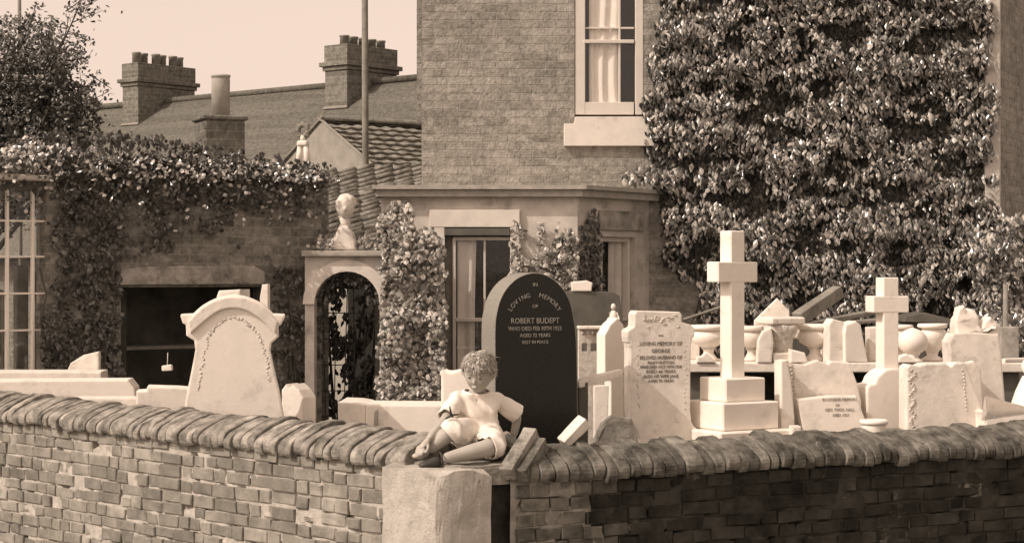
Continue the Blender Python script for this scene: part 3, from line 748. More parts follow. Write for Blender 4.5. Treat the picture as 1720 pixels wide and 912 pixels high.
# ================================================================== roofs and houses behind
def tile_roof(name, O, al, up, L, W_, course, colw, m, parent, skew=0, amp=.018, step=.022, per=5, seed=0):
    al = Vector(al).normalized(); up = Vector(up).normalized(); nr = al.cross(up).normalized()
    if nr.z < 0: nr = -nr
    bm = B(); nc = int(W_ / course); ncol = int(L / colw); cols = ncol * per
    for c in range(nc):
        rows = []
        for k, (b_, hgt) in enumerate(((c * course - .02, step), ((c * course + course), 0.0))):
            row = []
            for i in range(cols + 1):
                a_ = L * i / cols
                wv = amp * math.sin(2 * math.pi * a_ / colw) + .010 * noise.noise(Vector((a_ * 1.1, c * .35, seed))) * (c + 1) ** .3 + .006 * noise.noise(Vector((i // per * 3.3, c * 7.7, seed + 4)))
                row.append(bm.verts.new(Vector(O) + al * a_ + up * (b_ + skew * a_) + nr * (hgt + wv + .012)))
            rows.append(row)
        low = [bm.verts.new(v.co - nr * (step + .012)) for v in rows[0]]
        for i in range(cols):
            bm.faces.new((rows[0][i], rows[0][i + 1], rows[1][i + 1], rows[1][i])); bm.faces.new((low[i], low[i + 1], rows[0][i + 1], rows[0][i]))
    return obj(name, bm, m, parent, world=True)

cott = thing('pantiled_cottage', 'low cottage with pale rendered gable and pantile roof behind the bay', 'cottage', (-1.6, 22.5, 0))
A = Vector((-2.3, 22, 3.76)); rd = Vector((.8, .6, 0)); cd = Vector((.6, -.8, 0))
Re = A + cd * 1.32 - Vector((0, 0, .68)); Le = A - cd * 1.32 - Vector((0, 0, .68))
bm = B(); f0 = [Vector((Le.x, Le.y, 0)), Vector((Re.x, Re.y, 0)), Re, A, Le]
vs = [bm.verts.new(p) for p in f0]; vb = [bm.verts.new(p + rd * 5) for p in f0]
bm.faces.new(vs); bm.faces.new(vb[::-1])
for i in (0, 1, 4): bm.faces.new((vs[i], vs[(i + 1) % 5], vb[(i + 1) % 5], vb[i]))
fix(bm); obj('wall', bm, M['gable'], cott, world=True)
up_ = (A - Re)
tile_roof('roof', Re + rd * .02 + cd * .05 - Vector((0, 0, .03)), rd, up_, 5, up_.length + .05, .145, .2, M['pantile'], cott, amp=.008, step=.035)
bm = B(); up2 = (A - Le); q = [Le - cd * .06 - Vector((0, 0, .03)), A + Vector((0, 0, .02)), A + rd * 5 + Vector((0, 0, .02)), Le + rd * 5 - cd * .06 - Vector((0, 0, .03))]
bm.faces.new([bm.verts.new(p) for p in q]); r = bmesh.ops.extrude_face_region(bm, geom=bm.faces[:])
for v in r['geom']:
    if isinstance(v, bmesh.types.BMVert): v.co.z -= .03
obj('rear_roof', bm, M['pantile'], cott, world=True)
bm = B(); tube(bm, [A + Vector((0, 0, .04)) - rd * .03, A + rd * 5 + Vector((0, 0, .04))], .04, 8); obj('ridge_tiles', bm, M['terrace_brick'], cott, world=True)
bm = B()
for E_ in (Re, Le):
    d_ = (A - E_).normalized(); Tm = d_.to_track_quat('X', 'Z').to_matrix().to_4x4()
    bx(bm, (A + E_) / 2 - rd * .012 + Vector((0, 0, .025)), ((A - E_).length + .12, .04, .02), mtx=Tm, bev=.005)
obj('verge', bm, M['gable'], cott, world=True)

shed = thing('lean_to_shed', 'lean-to with sagging pantile roof tucked behind the arched gateway', 'shed', (-1.5, 18.6, 0))
O = P(470, 432, 17.4); O2 = P(760, 432, 17.4)
topL = P(470, 293, 19.6)
upv = topL - O
un = upv.normalized(); nrm = Vector((1, 0, 0)).cross(un).normalized(); nrm = nrm if nrm.z > 0 else -nrm
bm = B(); rdir = (Vector((1, 0, 0)) + un * .55).normalized(); rg = random.Random(6)
for r_ in range(-9, 21):
    for k_ in range(9):
        p = O + un * (r_ * .118) + rdir * (k_ * .215 + rg.uniform(-.01, .01)) + nrm * (.02 + rg.uniform(-.006, .006) + .03 * noise.noise(Vector((k_ * .4, r_ * .2, 1))))
        q = p + rdir * .235 + nrm * .012
        hgt = (p - O).dot(un)
        if hgt < -.25 or hgt > upv.length - .02: continue
        r1_ = rg.uniform(.028, .038); tube(bm, [p, q], [r1_ * .86, r1_ * 1.1], 8)
obj('roof', bm, M['pantile'], shed, world=True)
for x in (-2.05, -.85):
    bm = B(); bx(bm, (x, 19.0, 1.2), (.1, .1, 2.4), bev=.01); obj('post', bm, M['darkwood'], shed, world=True)
bm = B(); q = [O - upv * .22 + Vector((-.1, 0, -.05)), O2 - upv * .22 + Vector((-.1, 0, -.05)), topL + Vector((1.6, 0, -.06)), topL + Vector((-.2, 0, -.06))]
a = [bm.verts.new(p) for p in q]; bm.faces.new(a); r = bmesh.ops.extrude_face_region(bm, geom=bm.faces[:])
for v in r['geom']:
    if isinstance(v, bmesh.types.BMVert): v.co.z -= .05
fix(bm); obj('roof_boards', bm, M['darkwood'], shed, world=True)

# terrace with slate roof; ridge recedes to the left
PH = R(39.7); ru = Vector((-math.cos(PH), math.sin(PH), 0)); rn = Vector((-math.sin(PH), -math.cos(PH), 0))
R0 = P(560, 147, 30)
ter = thing('terraced_houses', 'long row of terraced houses with one slate roof across the background', 'house', R0 - Vector((0, 0, R0.z)))
pit = .72
def rp(s, d): return R0 + ru * s + rn * d - Vector((0, 0, pit * abs(d)))
bm = B()
N = 40
for s in range(N):
    sa = -8 + 30 * s / N; sb = -8 + 30 * (s + 1) / N
    for side in (1, -1):
        for (da, db) in ((0, 1.2), (1.2, 2.4), (2.4, 3.9)):
            q = [rp(sa, side * da), rp(sb, side * da), rp(sb, side * db), rp(sa, side * db)]
            for v in q: v.z += .03 * noise.noise(Vector((v.x * .4, v.y * .4, 0)))
            bm.faces.new([bm.verts.new(v) for v in q])
bmesh.ops.remove_doubles(bm, verts=bm.verts, dist=.001); fix(bm)
M['slate_plain'] = brick_mat('weathered_slate', .11, .15, .105, scale_w=.26, scale_h=.13, msize=.004, bump=.3, patch=.2, patch_lo=.58, patch_hi=.8)
obj('roof', bm, M['slate_plain'], ter, world=True)
bm = B(); q = [rp(-8, 3.5), rp(22, 3.5), rp(22, -3.5), rp(-8, -3.5)]
slab(bm, [(v.x, v.y) for v in q], 0, q[0].z - .05); fix(bm); obj('wall', bm, M['terrace_brick'], ter, world=True)
bm = B(); tube(bm, [rp(-8, 0) + Vector((0, 0, .03)), rp(22, 0) + Vector((0, 0, .03))], .06, 8); obj('ridge_tiles', bm, M['slate_plain'], ter, world=True)
def chimney(s, dfront, zt, zpot, narrow, longl, npots, pr=.075):
    c = rp(s, 0); c.z = 0; cen = c + rn * (dfront - longl / 2)
    Tm = face_frame(cen, -ru.x, -ru.y)     # x along the narrow side, y away from camera side
    bm = B(); zb = 3.2
    bx(bm, (0, 0, (zb + zt) / 2 - .1), (narrow, longl, zt - zb - .2), bev=.006)
    bx(bm, (0, 0, zt - .38), (narrow + .06, longl + .06, .06), bev=.006); bx(bm, (0, 0, zt - .31), (narrow + .14, longl + .14, .07), bev=.006); bx(bm, (0, 0, zt - .14), (narrow + .02, longl + .02, .28), bev=.006)
    bmesh.ops.transform(bm, matrix=Tm, verts=bm.verts); chm = obj('chimney', bm, M['terrace_brick'], ter, world=True)
    for i in range(npots):
        y = -longl / 2 + .14 + (longl - .28) * i / (npots - 1); h = zpot - zt
        bm = B(); lathe(bm, [(pr, 0), (pr * .95, h * .8), (pr * 1.1, h * .85), (pr * 1.1, h), (pr * .8, h), (pr * .8, h * .5)], (rnd(-.06, .06), y, zt), seg=14, wob=.02)
        bmesh.ops.transform(bm, matrix=Tm, verts=bm.verts); obj('chimney_pot', bm, M['pot'], chm, world=True)
    # lead flashing skirt at the foot
    bm = B(); zf = rp(s, dfront).z
    bx(bm, (0, -longl / 2 - .012, zf + .03), (narrow + .04, .03, .04), bev=.008); bmesh.ops.transform(bm, matrix=Tm, verts=bm.verts); obj('flashing', bm, M['gable'], chm, world=True)
def sol(px):
    k = (px - 860) / FPX; return (k * R0.y - R0.x) / (ru.x - k * ru.y)
chimney(sol(265), .62, EYE + (456 - 113) / FPX * 33.0, EYE + (456 - 94) / FPX * 33.0, .44, 1.30, 6)
chimney(sol(610), .62, EYE + (456 - 82) / FPX * 29.6, EYE + (456 - 66) / FPX * 29.6, .50, 1.15, 5)

# poles
def pole(px, Y, r, ztop, label):
    bm = B(); x = (px - 860) / FPX * Y; tube(bm, [(0, 0, 0), (.0, 0, ztop * .5), (0.0, 0, ztop)], [r * 1.25, r * 1.1, r], 12)
    o = obj('pole', bm, M['polewood']); tag(o, label, 'pole'); o.location = (x, Y, 0); o.rotation_euler = (0, R(-.25), 0)
pole(616, 20.4, .034, 6.5, 'tall plain pole rising in front of the twin chimney stack nearest the house')
pole(36, 19, .018, 6.2, 'thin dark pole poking out above the leafy tree at the far left')

# ================================================================== climbers
def lump(x, z, s=1.0): return .9 * noise.noise(Vector((x * 1.9 * s, z * 3.2 * s, 4))) + .7 * noise.noise(Vector((x * 4.5 * s, z * 7.5 * s, 8)))
def climb(T, poly, n, ln, wd, th, m, parent, Y=None, dens=None, droop=.9, seed=1, inner=True, gapth=-.45, bz=.35, m2=None):
    """leaves over a wall face; poly in picture pixels is only the outline measured on the wall plane"""
    rg = random.Random(seed); xs = [p[0] for p in poly]; ys = [p[1] for p in poly]
    N3 = T.to_3x3(); nout = N3 @ Vector((0, -1, 0)); ux = N3 @ Vector((1, 0, 0)); L = []; L2 = []; cnt = 0; tries = 0
    while cnt < n and tries < n * 12:
        tries += 1
        px = rg.uniform(min(xs), max(xs)); py = rg.uniform(min(ys), max(ys))
        jx = 9 * noise.noise(Vector((px * .05, py * .05, seed))) + 12 * noise.noise(Vector((px * .015, py * .022, seed + 3))); jy = 9 * noise.noise(Vector((px * .05, py * .05, seed + 9)))
        if not inpoly(px + jx, py + jy, poly): continue
        s = on_face(T, px); p = T @ Vector((s, 0, 0)); p.z = EYE + (456 - py) / FPX * p.y
        lm = lump(s, p.z)
        dd = 1 if dens is None else dens(px, py)
        if rg.random() > dd: continue
        layer = rg.random()
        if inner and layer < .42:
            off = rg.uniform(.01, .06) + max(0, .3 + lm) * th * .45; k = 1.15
        else:
            if lm < gapth and rg.random() < .85: continue
            off = max(.03, (.45 + lm * .75) * th + rg.uniform(-.05, .06)); k = 1
        nn = nout + Vector((0, 0, rg.uniform(.0, .9))) + Vector((rg.gauss(0, bz), rg.gauss(0, bz), rg.gauss(0, bz)))
        tp = Vector((0, 0, -droop)) + nout * .35 + ux * rg.gauss(0, .45) + Vector((0, 0, rg.gauss(0, .25)))
        sz = rg.choice((rg.uniform(.55, .9), rg.uniform(.8, 1.2), rg.uniform(1.1, 1.5))) * k
        (L if (m2 is None or k == 1) else L2).append((p + nout * off, nn, tp, ln * sz, wd * sz * rg.uniform(.8, 1.15))); cnt += 1
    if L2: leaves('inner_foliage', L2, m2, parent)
    return leaves('foliage', L, m, parent)
def stems(T, parent, starts, seed=2, h=3.0, r=.02):
    rg = random.Random(seed)
    for x in starts:
        bm = B(); pts = []; cx = x; z = 0
        while z < h:
            pts.append(T @ Vector((cx, -.035 - .02 * rg.random(), z))); z += .22; cx += rg.gauss(0, .05)
        k = len(pts); tube(bm, pts, [r * (1 - .75 * i / k) for i in range(k)], 7)
        obj('stem', bm, M['stem'], parent, world=True)

big = thing('ivy', 'huge glossy ivy covering most of the house wall right of the upper window', 'ivy', (3.0, HY - .05, 0))
TH_ = face_frame((0, HY, 0), 1, 0)
poly = [(1095, -60), (1108, 20), (1090, 50), (1100, 80), (1086, 110), (1094, 150), (1076, 180), (1080, 225), (1086, 262), (1100, 290), (1096, 330), (1108, 370), (1122, 400), (1122, 445), (1135, 470), (1168, 480), (1172, 540), (1180, 640), (1690, 640), (1690, 380), (1668, 360), (1672, 300), (1660, 240), (1668, 180), (1652, 120), (1664, 60), (1650, 0), (1640, -60)]
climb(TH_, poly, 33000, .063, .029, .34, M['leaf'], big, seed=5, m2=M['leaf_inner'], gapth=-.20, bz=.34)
stems(TH_, big, (2.0, 2.5, 3.1, 3.7, 4.2), h=3.2, r=.035)
bsh = thing('shrub', 'glossy shrub at the foot of the dark wall at the far right', 'shrub', (5.1, 17.2, 0))
climb(face_frame((0, 17.0, 0), 1, 0), [(1620, 392), (1665, 380), (1700, 360), (1760, 372), (1790, 420), (1790, 600), (1640, 600)], 2600, .062, .034, .45, M['leaf'], bsh, seed=15)
stems(face_frame((0, 17.2, 0), 1, 0), bsh, (4.6, 4.9, 5.1), h=1.9, r=.03)
spr = thing('ivy', 'little sprig of ivy growing over the right end of the bay cornice', 'ivy', P(1070, 305, 17.3))
climb(face_frame((0, 17.38, 0), 1, 0), [(1042, 310), (1052, 290), (1072, 280), (1098, 284), (1105, 312)], 70, .075, .05, .12, M['leaf'], spr, seed=25, inner=False, gapth=-2)
bm = B(); tube(bm, [P(1100, 318, 17.42), P(1085, 300, 17.4), P(1060, 295, 17.4), P(1048, 306, 17.4)], [.012, .01, .007, .004], 6); obj('stem', bm, M['stem'], spr, world=True)

col = thing('ivy', 'column of small round leaved ivy between the arched gateway and the bay window', 'ivy', (-.95, 16.2, 0))
poly = [(648, 350), (660, 338), (684, 340), (694, 365), (700, 395), (722, 385), (745, 400), (742, 440), (752, 470), (744, 520), (748, 600), (738, 650), (735, 690), (640, 690), (634, 600), (644, 540), (636, 470), (642, 420), (636, 380)]
TY = face_frame((0, 15.66, 0), 1, 0)
climb(TY, poly, 3600, .046, .038, .20, M['leaf_round'], col, seed=6, droop=.6, bz=.5)
bm = B(); bx(bm, (-.96, 16.2, 1.1), (.5, .3, 2.2), bev=.02); obj('supporting_trunk', bm, M['stem'], col, world=True)
rt = thing('ivy', 'patchy small leaved ivy climbing in fingers right of the bay window', 'ivy', (.35, BY - .03, 1))
poly = [(856, 395), (866, 362), (876, 385), (880, 425), (890, 440), (902, 430), (904, 372), (914, 375), (916, 425), (930, 415), (940, 372), (948, 400), (958, 385), (966, 410), (972, 440), (968, 500), (940, 560), (880, 560), (856, 470)]
climb(face_frame((0, BY, 0), 1, 0), poly, 1250, .046, .038, .12, M['leaf_round'], rt, seed=7, droop=.6, bz=.5)
climb(TC, [(970, 380), (996, 350), (1004, 400), (1010, 520), (985, 560), (970, 560)], 420, .05, .04, .08, M['leaf_dark'], rt, seed=8)

wi = thing('creeper', 'dark small leaved creeper draped over the front and top of the outbuilding', 'creeper', W0 + WD * 2.5 + Vector((0, -.1, 0)))
def dn(px, py):
    # thick at the top and in a column beside the window, thinning to the right and below
    if px < 200: return 1
    k = 1.1 - (py - 290) / 120 * (.6 + (px - 200) / 300) + .6 * noise.noise(Vector((px * .02, py * .02, 6)))
    return max(.015, min(1, k)) if py > 290 else 1
poly = [(70, 225), (200, 222), (320, 240), (545, 278), (548, 440), (455, 450), (450, 430), (200, 430), (200, 640), (80, 640), (60, 560), (88, 500), (88, 300), (60, 270)]
climb(TWG, poly, 4200, .042, .032, .10, M['leaf_dark'], wi, seed=9, dens=dn, droop=.7, bz=.5)
climb(TWG, [(452, 450), (548, 440), (540, 560), (530, 700), (455, 700)], 700, .042, .032, .06, M['leaf_dark'], wi, seed=10)
# mass on top of the parapet, catching the sun
rg = random.Random(3); L = []
for i in range(7600):
    s = rg.uniform(.3, 5.05); u = rg.random()
    topz = .27 - .044 * s + .28 * max(0, 1.9 - s) + .12 * noise.noise(Vector((s * 2.2, 0, 3))) + .10 * noise.noise(Vector((s * 7, 0, 3)))
    if s > 4.6: topz *= max(.35, 1 - (s - 4.6) * 1.3)
    y = rg.gauss(.05, .16); z = WT - .12 + (topz + .07) * u - (abs(rg.gauss(0, .22)) if rg.random() < .4 else 0) * (1 - min(1, (y / .5) ** 2) * .6)
    p = TWG @ Vector((s, y, z))
    L.append((p, Vector((rg.gauss(-.2, .5), rg.gauss(-.5, .5), rg.uniform(.1, 1.2))), Vector((rg.gauss(0, .6), rg.gauss(-.4, .4), rg.gauss(-.3, .5))), rg.uniform(.035, .06), rg.uniform(.028, .045)))
leaves('crest_foliage', L, M['leaf'], wi)
stems(TWG, wi, (wg(110), wg(150), wg(480)), h=2.2, r=.022)

ag = thing('garden_shrub', 'leafy shrub and creeper seen through the arched gateway', 'shrub', (-1.45, 17.0, 0))
rg = random.Random(12); L = []
for i in range(3600):
    px = rg.uniform(515, 660); py = rg.uniform(430, 730); Y = rg.uniform(16.6, 17.0)
    if noise.noise(Vector((px * .045, py * .03, 2))) < -.02 and rg.random() < .93: continue
    L.append((P(px, py, Y), Vector((rg.gauss(-.3, .4), -1, rg.gauss(.4, .4))), Vector((rg.gauss(0, .4), 0, -1)), rg.uniform(.045, .08), rg.uniform(.03, .045)))
leaves('foliage', L, M['leaf_dark'], ag)
for x in (-1.6, -1.45, -1.3):
    bm = B(); tube(bm, [(x, 16.9, 0), (x + rnd(-.1, .1), 16.85, .8), (x + rnd(-.15, .15), 16.8, 1.9)], [.02, .015, .006], 6)
    obj('stem', bm, M['stem'], ag, world=True)
tre = thing('iron_trellis', 'dark lattice trellis standing inside the arched gateway', 'trellis', (-1.42, 16.2, 0))
bm = B()
for i in range(7): bx(bm, (gx(530) + .03 + i * .09, 16.2, 1.0), (.009, .008, 1.9), mtx=rot('Y', rnd(-1.5, 1.5)), bev=.002)
for i in range(8): bx(bm, (gx(584), 16.21, .2 + i * .23), (.58, .008, .009), bev=.002)
obj('lattice', bm, M['darkwood'], tre, world=True)
rg = random.Random(4); L = []
for i in range(170):
    a = rg.uniform(.0, math.pi); r_ = rg.uniform(.6, 1.0)
    p = Vector((xc + rr * r_ * math.cos(a), GY + .12 + rg.uniform(-.05, .3), zs + rr * r_ * math.sin(a)))
    L.append((p, Vector((rg.gauss(0, .5), -1, .4)), Vector((rg.gauss(0, .4), 0, -1)), .05, .035))
ai = thing('creeper', 'thin fringe of creeper hanging under the crown of the arch', 'creeper', (xc, GY + .15, zs)); leaves('foliage', L, M['leaf_dark'], ai)
cb_ = thing('creeper', 'small tuft of leaves on the gateway slab beside the stone bust', 'creeper', P(620, 420, GY + .1))
L = []
for i in range(260):
    px = rg.choice((rg.gauss(550, 8), rg.gauss(618, 12))); py = 418 - abs(rg.gauss(0, 13 if px > 590 else 9))
    L.append((P(px, py, GY + rg.uniform(.0, .2)), Vector((rg.gauss(0, .5), -1, rg.gauss(.5, .5))), Vector((rg.gauss(0, .6), 0, -1)), .042, .034))
leaves('foliage', L, M['leaf_round'], cb_)

# tree at the far left
tr = thing('tree', 'leafy small leaved tree rising behind the outbuilding at the far left', 'tree', (-5.35, 17.3, 0))
rg = random.Random(21); bm = B(); L = []
base = Vector((-5.35, 17.3, 0))
tube(bm, [base, base + Vector((.05, 0, 1.2)), base + Vector((.15, -.05, 2.4)), base + Vector((.2, -.1, 3.4))], [.13, .11, .085, .05], 10)
tips = []
def TP(px, py, Y): return P(px, py, Y)
ends = [(60, 20), (135, 8), (20, 60), (90, 70), (128, 75), (105, 110), (160, 130), (60, 130), (15, 110), (120, 160), (165, 170), (100, 190), (40, 180), (150, 205), (-30, 40), (-60, 120), (-40, 190), (75, 225), (30, 230), (110, 60), (50, 90), (85, 150), (0, 150), (130, 215)]
for (ex, ey) in ends:
    e_ = TP(ex, ey, rg.uniform(16.0, 17.2)); h0 = base + Vector((.1, 0, rg.uniform(1.6, 2.9)))
    mid = (h0 + e_) / 2 + Vector((rg.gauss(0, .08), rg.gauss(0, .1), -.08))
    tube(bm, [h0, mid, e_], [.035, .02, .005], 6)
    for k in range(22):
        t = rg.uniform(.45, 1.0); c = h0.lerp(mid, t * 2) if t < .5 else mid.lerp(e_, t * 2 - 1)
        c2 = c + Vector((rg.gauss(0, .13), rg.gauss(0, .16), rg.gauss(.02, .11))); tube(bm, [c, c2], [.006, .002], 4)
        for q in range(22):
            p = c.lerp(c2, rg.uniform(.3, 1.15)) + Vector((rg.gauss(0, .045), rg.gauss(0, .05), rg.gauss(0, .045)))
            L.append((p, Vector((rg.gauss(-.2, .5), rg.gauss(-.4, .5), rg.uniform(0, 1.2))), Vector((rg.gauss(.3, .6), rg.gauss(0, .5), rg.gauss(-.4, .5))), rg.uniform(.028, .055), rg.uniform(.018, .032)))
for i in range(19000):      # body of the crown
    px = rg.gauss(60, 70); py = rg.gauss(170, 85); Y = rg.uniform(16.0, 17.4)
    if py < 25 or px > (96 + max(0, py - 95) * .85 if py < 180 else 170) + 26 * noise.noise(Vector((py * .05, 0, 1))) or py > 285: continue
    if noise.noise(Vector((px * .035, py * .035, Y * 2))) < -.12: continue
    L.append((TP(px, py, Y), Vector((rg.gauss(-.2, .5), rg.gauss(-.4, .5), rg.uniform(0, 1.2))), Vector((rg.gauss(.3, .6), rg.gauss(0, .5), rg.gauss(-.4, .5))), rg.uniform(.035, .06), rg.uniform(.022, .036)))
# loose sprays reaching to the right
for (a_, b_) in (((150, 125), (188, 150)), ((125, 60), (152, 70)), ((110, 20), (150, -8)), ((150, 180), (172, 178))):
    A_ = TP(*a_, 16.4); B_ = TP(*b_, 16.4); tube(bm, [A_, B_], [.007, .002], 4)
    for q in range(26):
        p = A_.lerp(B_, rg.random()) + Vector((rg.gauss(0, .03), rg.gauss(0, .05), rg.gauss(0, .03)))
        L.append((p, Vector((rg.gauss(-.2, .5), rg.gauss(-.4, .5), rg.uniform(0, 1.2))), Vector((rg.gauss(.3, .6), 0, rg.gauss(-.4, .5))), rg.uniform(.03, .055), rg.uniform(.02, .032)))
obj('trunk', bm, M['stem'], tr, world=True); leaves('crown', L, M['leaf_tree'], tr)

# ================================================================== mason's yard: stones
def stone(name, label, cat, px, Y, deg=0, tilt=0, group=None):
    x = (px - 860) / FPX * Y
    o = thing(name, label, cat, (x, Y, yard_h(x, Y) - .03), R(deg), group)
    if tilt: o.rotation_euler = (R(tilt), 0, R(deg))
    return o
def outl(t, pts, Y, deg):
    """profile measured in picture pixels on a face standing at distance Y, turned by deg about the thing's base"""
    bx0 = t.location.x; c = math.cos(R(deg)); s = math.sin(R(deg)); r = []
    for px, py in pts:
        k = (px - 860) / FPX
        u = (k * Y - bx0) / (c - k * s)
        r.append((u, EYE + (456 - py) / FPX * (Y + s * u) - t.location.z))
    return r
def curve(pts, n=4):
    """Catmull-Rom through the points"""
    out = []; N = len(pts)
    for i in range(N - 1):
        p0 = pts[max(i - 1, 0)]; p1 = pts[i]; p2 = pts[i + 1]; p3 = pts[min(i + 2, N - 1)]
        for k in range(n):
            t = k / n
            out.append(tuple(.5 * (2 * p1[d] + (p2[d] - p0[d]) * t + (2 * p0[d] - 5 * p1[d] + 4 * p2[d] - p3[d]) * t * t + (3 * p1[d] - p0[d] - 3 * p2[d] + p3[d]) * t ** 3) for d in (0, 1)))
    return out + [pts[-1]]
LTR = 'inscription'
zY_ = lambda py, Y: EYE + (456 - py) / FPX * Y

# --- scroll topped headstone (left)
t = stone('headstone', 'big white headstone with curved pediment top and flared shoulders behind the left wall', 'headstone', 390, 11.4, 7)
right = [(478, 528), (479, 532), (472, 546), (468, 548), (468, 566), (456, 577), (454, 590), (460, 618), (470, 660), (480, 720), (480, 830)]
left = [(304, 830), (304, 720), (314, 660), (324, 610), (328, 588), (326, 572), (313, 564), (312, 546), (307, 543), (303, 531), (304, 528)]
arc = [(324, 527), (340, 513), (360, 502), (378, 497), (392, 495.5), (408, 497), (426, 503), (444, 513), (459, 527)]
pts = outl(t, left + curve(arc, 3) + right, 11.4, 7)
bm = B(); prism(bm, pts, 0, .17, bev=.012, seg=2); bmesh.ops.triangulate(bm, faces=[f for f in bm.faces if len(f.verts) > 4]); obj('slab', bm, M['marble'], t)
bm = B()
arc_o = outl(t, curve([(316, 540), (340, 517), (366, 503), (392, 499), (418, 503), (444, 517), (466, 540)], 4), 11.4, 7)
arc_i = outl(t, curve([(320, 560), (345, 538), (368, 522), (392, 517), (416, 522), (440, 538), (462, 560)], 4), 11.4, 7)
prism(bm, arc_o + arc_i[::-1], -.022, .01, bev=.008, seg=2); bmesh.ops.triangulate(bm, faces=[f for f in bm.faces if len(f.verts) > 4])
obj('pediment_moulding', bm, M['marble2'], t)
bm = B(); rg = random.Random(8)
gar = outl(t, curve([(334, 655), (340, 610), (350, 565), (366, 545), (392, 533), (418, 545), (434, 565), (446, 600), (452, 640)], 9), 11.4, 7)
for i, (u, z) in enumerate(gar):
    blob(bm, (u + rg.uniform(-.010, .010), .0, z + rg.uniform(-.006, .006)), (rg.uniform(.004, .012), .004, rg.uniform(.004, .014)), mtx=rot('Y', rg.uniform(0, 180)), sub=1)
obj('carved_garland', bm, M['carve'], t)
t2 = stone('stone_block', 'small white block peeping over the top of the pedimented headstone', 'block', 385, 12.2, -12)
bm = B(); prism(bm, outl(t2, [(362, 720), (362, 498), (366, 488), (404, 486), (405, 720)], 12.2, 0), 0, .2, bev=.012); obj('block', bm, M['marble2'], t2)
t2 = stone('stone_post', 'thin pale stone post standing behind the right shoulder of the pedimented headstone', 'post', 443, 12.6, -8)
bm = B(); prism(bm, outl(t2, [(437, 720), (436, 500), (440, 478), (450, 477), (451, 720)], 12.6, 0), 0, .06, bev=.006); obj('shaft', bm, M['marble2'], t2)
t2 = stone('stone_fragment', 'bright broken stone with jagged top at the right foot of the pedimented headstone', 'stone', 492, 11.9, -25)
bm = B(); prism(bm, outl(t2, [(470, 760), (470, 655), (478, 645), (484, 652), (491, 645), (503, 655), (512, 668), (511, 760)], 11.9, -10), 0, .16, bev=.012); obj('block', bm, M['marble'], t2)

# --- kerb stones at far left
def blockpx(name, label, cat, x0, x1, y0, Y, dep=.3, deg=0, m='marble', pts=None, group=None, part='slab'):
    t = stone(name, label, cat, (x0 + x1) / 2, Y, deg, group=group)
    p = pts or [(x0, y0), (x1, y0)]
    q = [(p[0][0], 860)] + p + [(p[-1][0], 860)]
    bm = B(); prism(bm, outl(t, q, Y, deg), 0, dep, bev=.012, seg=2); roughen(bm, .002, 6); obj(part, bm, M[m], t); return t
blockpx('kerb_stone', 'long white kerb stone stacked highest at the far left of the yard', 'kerb stone', -160, 170, 624, 13.6, .3, 3, 'marble2', group='white kerb stones stacked at the left')
blockpx('kerb_stone', 'long white kerb stone with chamfered end in front of the highest one', 'kerb stone', -180, 227, 642, 13.0, .3, 5, pts=[(-180, 640), (215, 638), (226, 652), (227, 664)], group='white kerb stones stacked at the left')
blockpx('kerb_stone', 'low white kerb block just left of the pedimented headstone', 'kerb stone', 230, 320, 650, 12.3, .25, 8, pts=[(229, 657), (246, 656), (247, 649), (300, 651), (325, 653)], group='white kerb stones stacked at the left')
blockpx('kerb_stone', 'lowest pale kerb slab along the back of the left wall', 'kerb stone', 120, 290, 668, 12.5, .2, 8, 'marble2', group='white kerb stones stacked at the left')
blockpx('stone_fragment', 'pale leaning stone against the creeper under the paned window', 'stone', 112, 166, 592, 13.95, .08, 0, 'marble2', pts=[(110, 628), (118, 610), (140, 596), (166, 590)])
tb = P(281, 618, 14.2); bm = B(); bx(bm, (0, 0, 0), (.075, .05, .045), mtx=rot('Y', -8), bev=.006, jit=.004)
tube(bm, [(0, 0, .02), (.004, 0, .12)], .003, 5)
o = obj('tin_label', bm, M['marble']); tag(o, 'tiny white tag hanging by a cord in front of the dark doorway', 'tag'); o.location = tb
bm = B(); tube(bm, [(0, 0, 0), (.0, 0, .5)], .004, 5)

# --- chest of slabs behind the boy
t = stone('kerb_set', 'long low white grave surround with slotted end behind the child', 'grave surround', 660, 11.9, -2)
Yk = 11.9
bm = B()
prism(bm, outl(t, [(567, 800), (567, 676), (596, 677), (614, 680), (614, 800)], Yk, 0), 0, .5, bev=.01)
obj('end_slab', bm, M['marble2'], t)
bm = B(); prism(bm, outl(t, [(614, 800), (614, 680), (762, 681), (762, 800)], Yk - .03, 0), -.02, .4, bev=.01); obj('side_slab', bm, M['marble'], t)
bm = B(); prism(bm, outl(t, [(627, 800), (628, 690), (634, 688), (634, 800)], Yk - .05, 0), -.03, .0, bev=.004); obj('slot', bm, M['lintel'], t)
t = stone('stone_block', 'pale cushion shaped block at the left shoulder of the child', 'block', 768, 11.0, -6)
bm = B(); prism(bm, outl(t, curve([(741, 800), (740, 640), (739, 623), (757, 624), (780, 619), (800, 626), (803, 645), (802, 800)], 3), 11.0, 0), 0, .16, bev=.02, seg=3); roughen(bm, .004, 8); obj('block', bm, M['marble'], t)

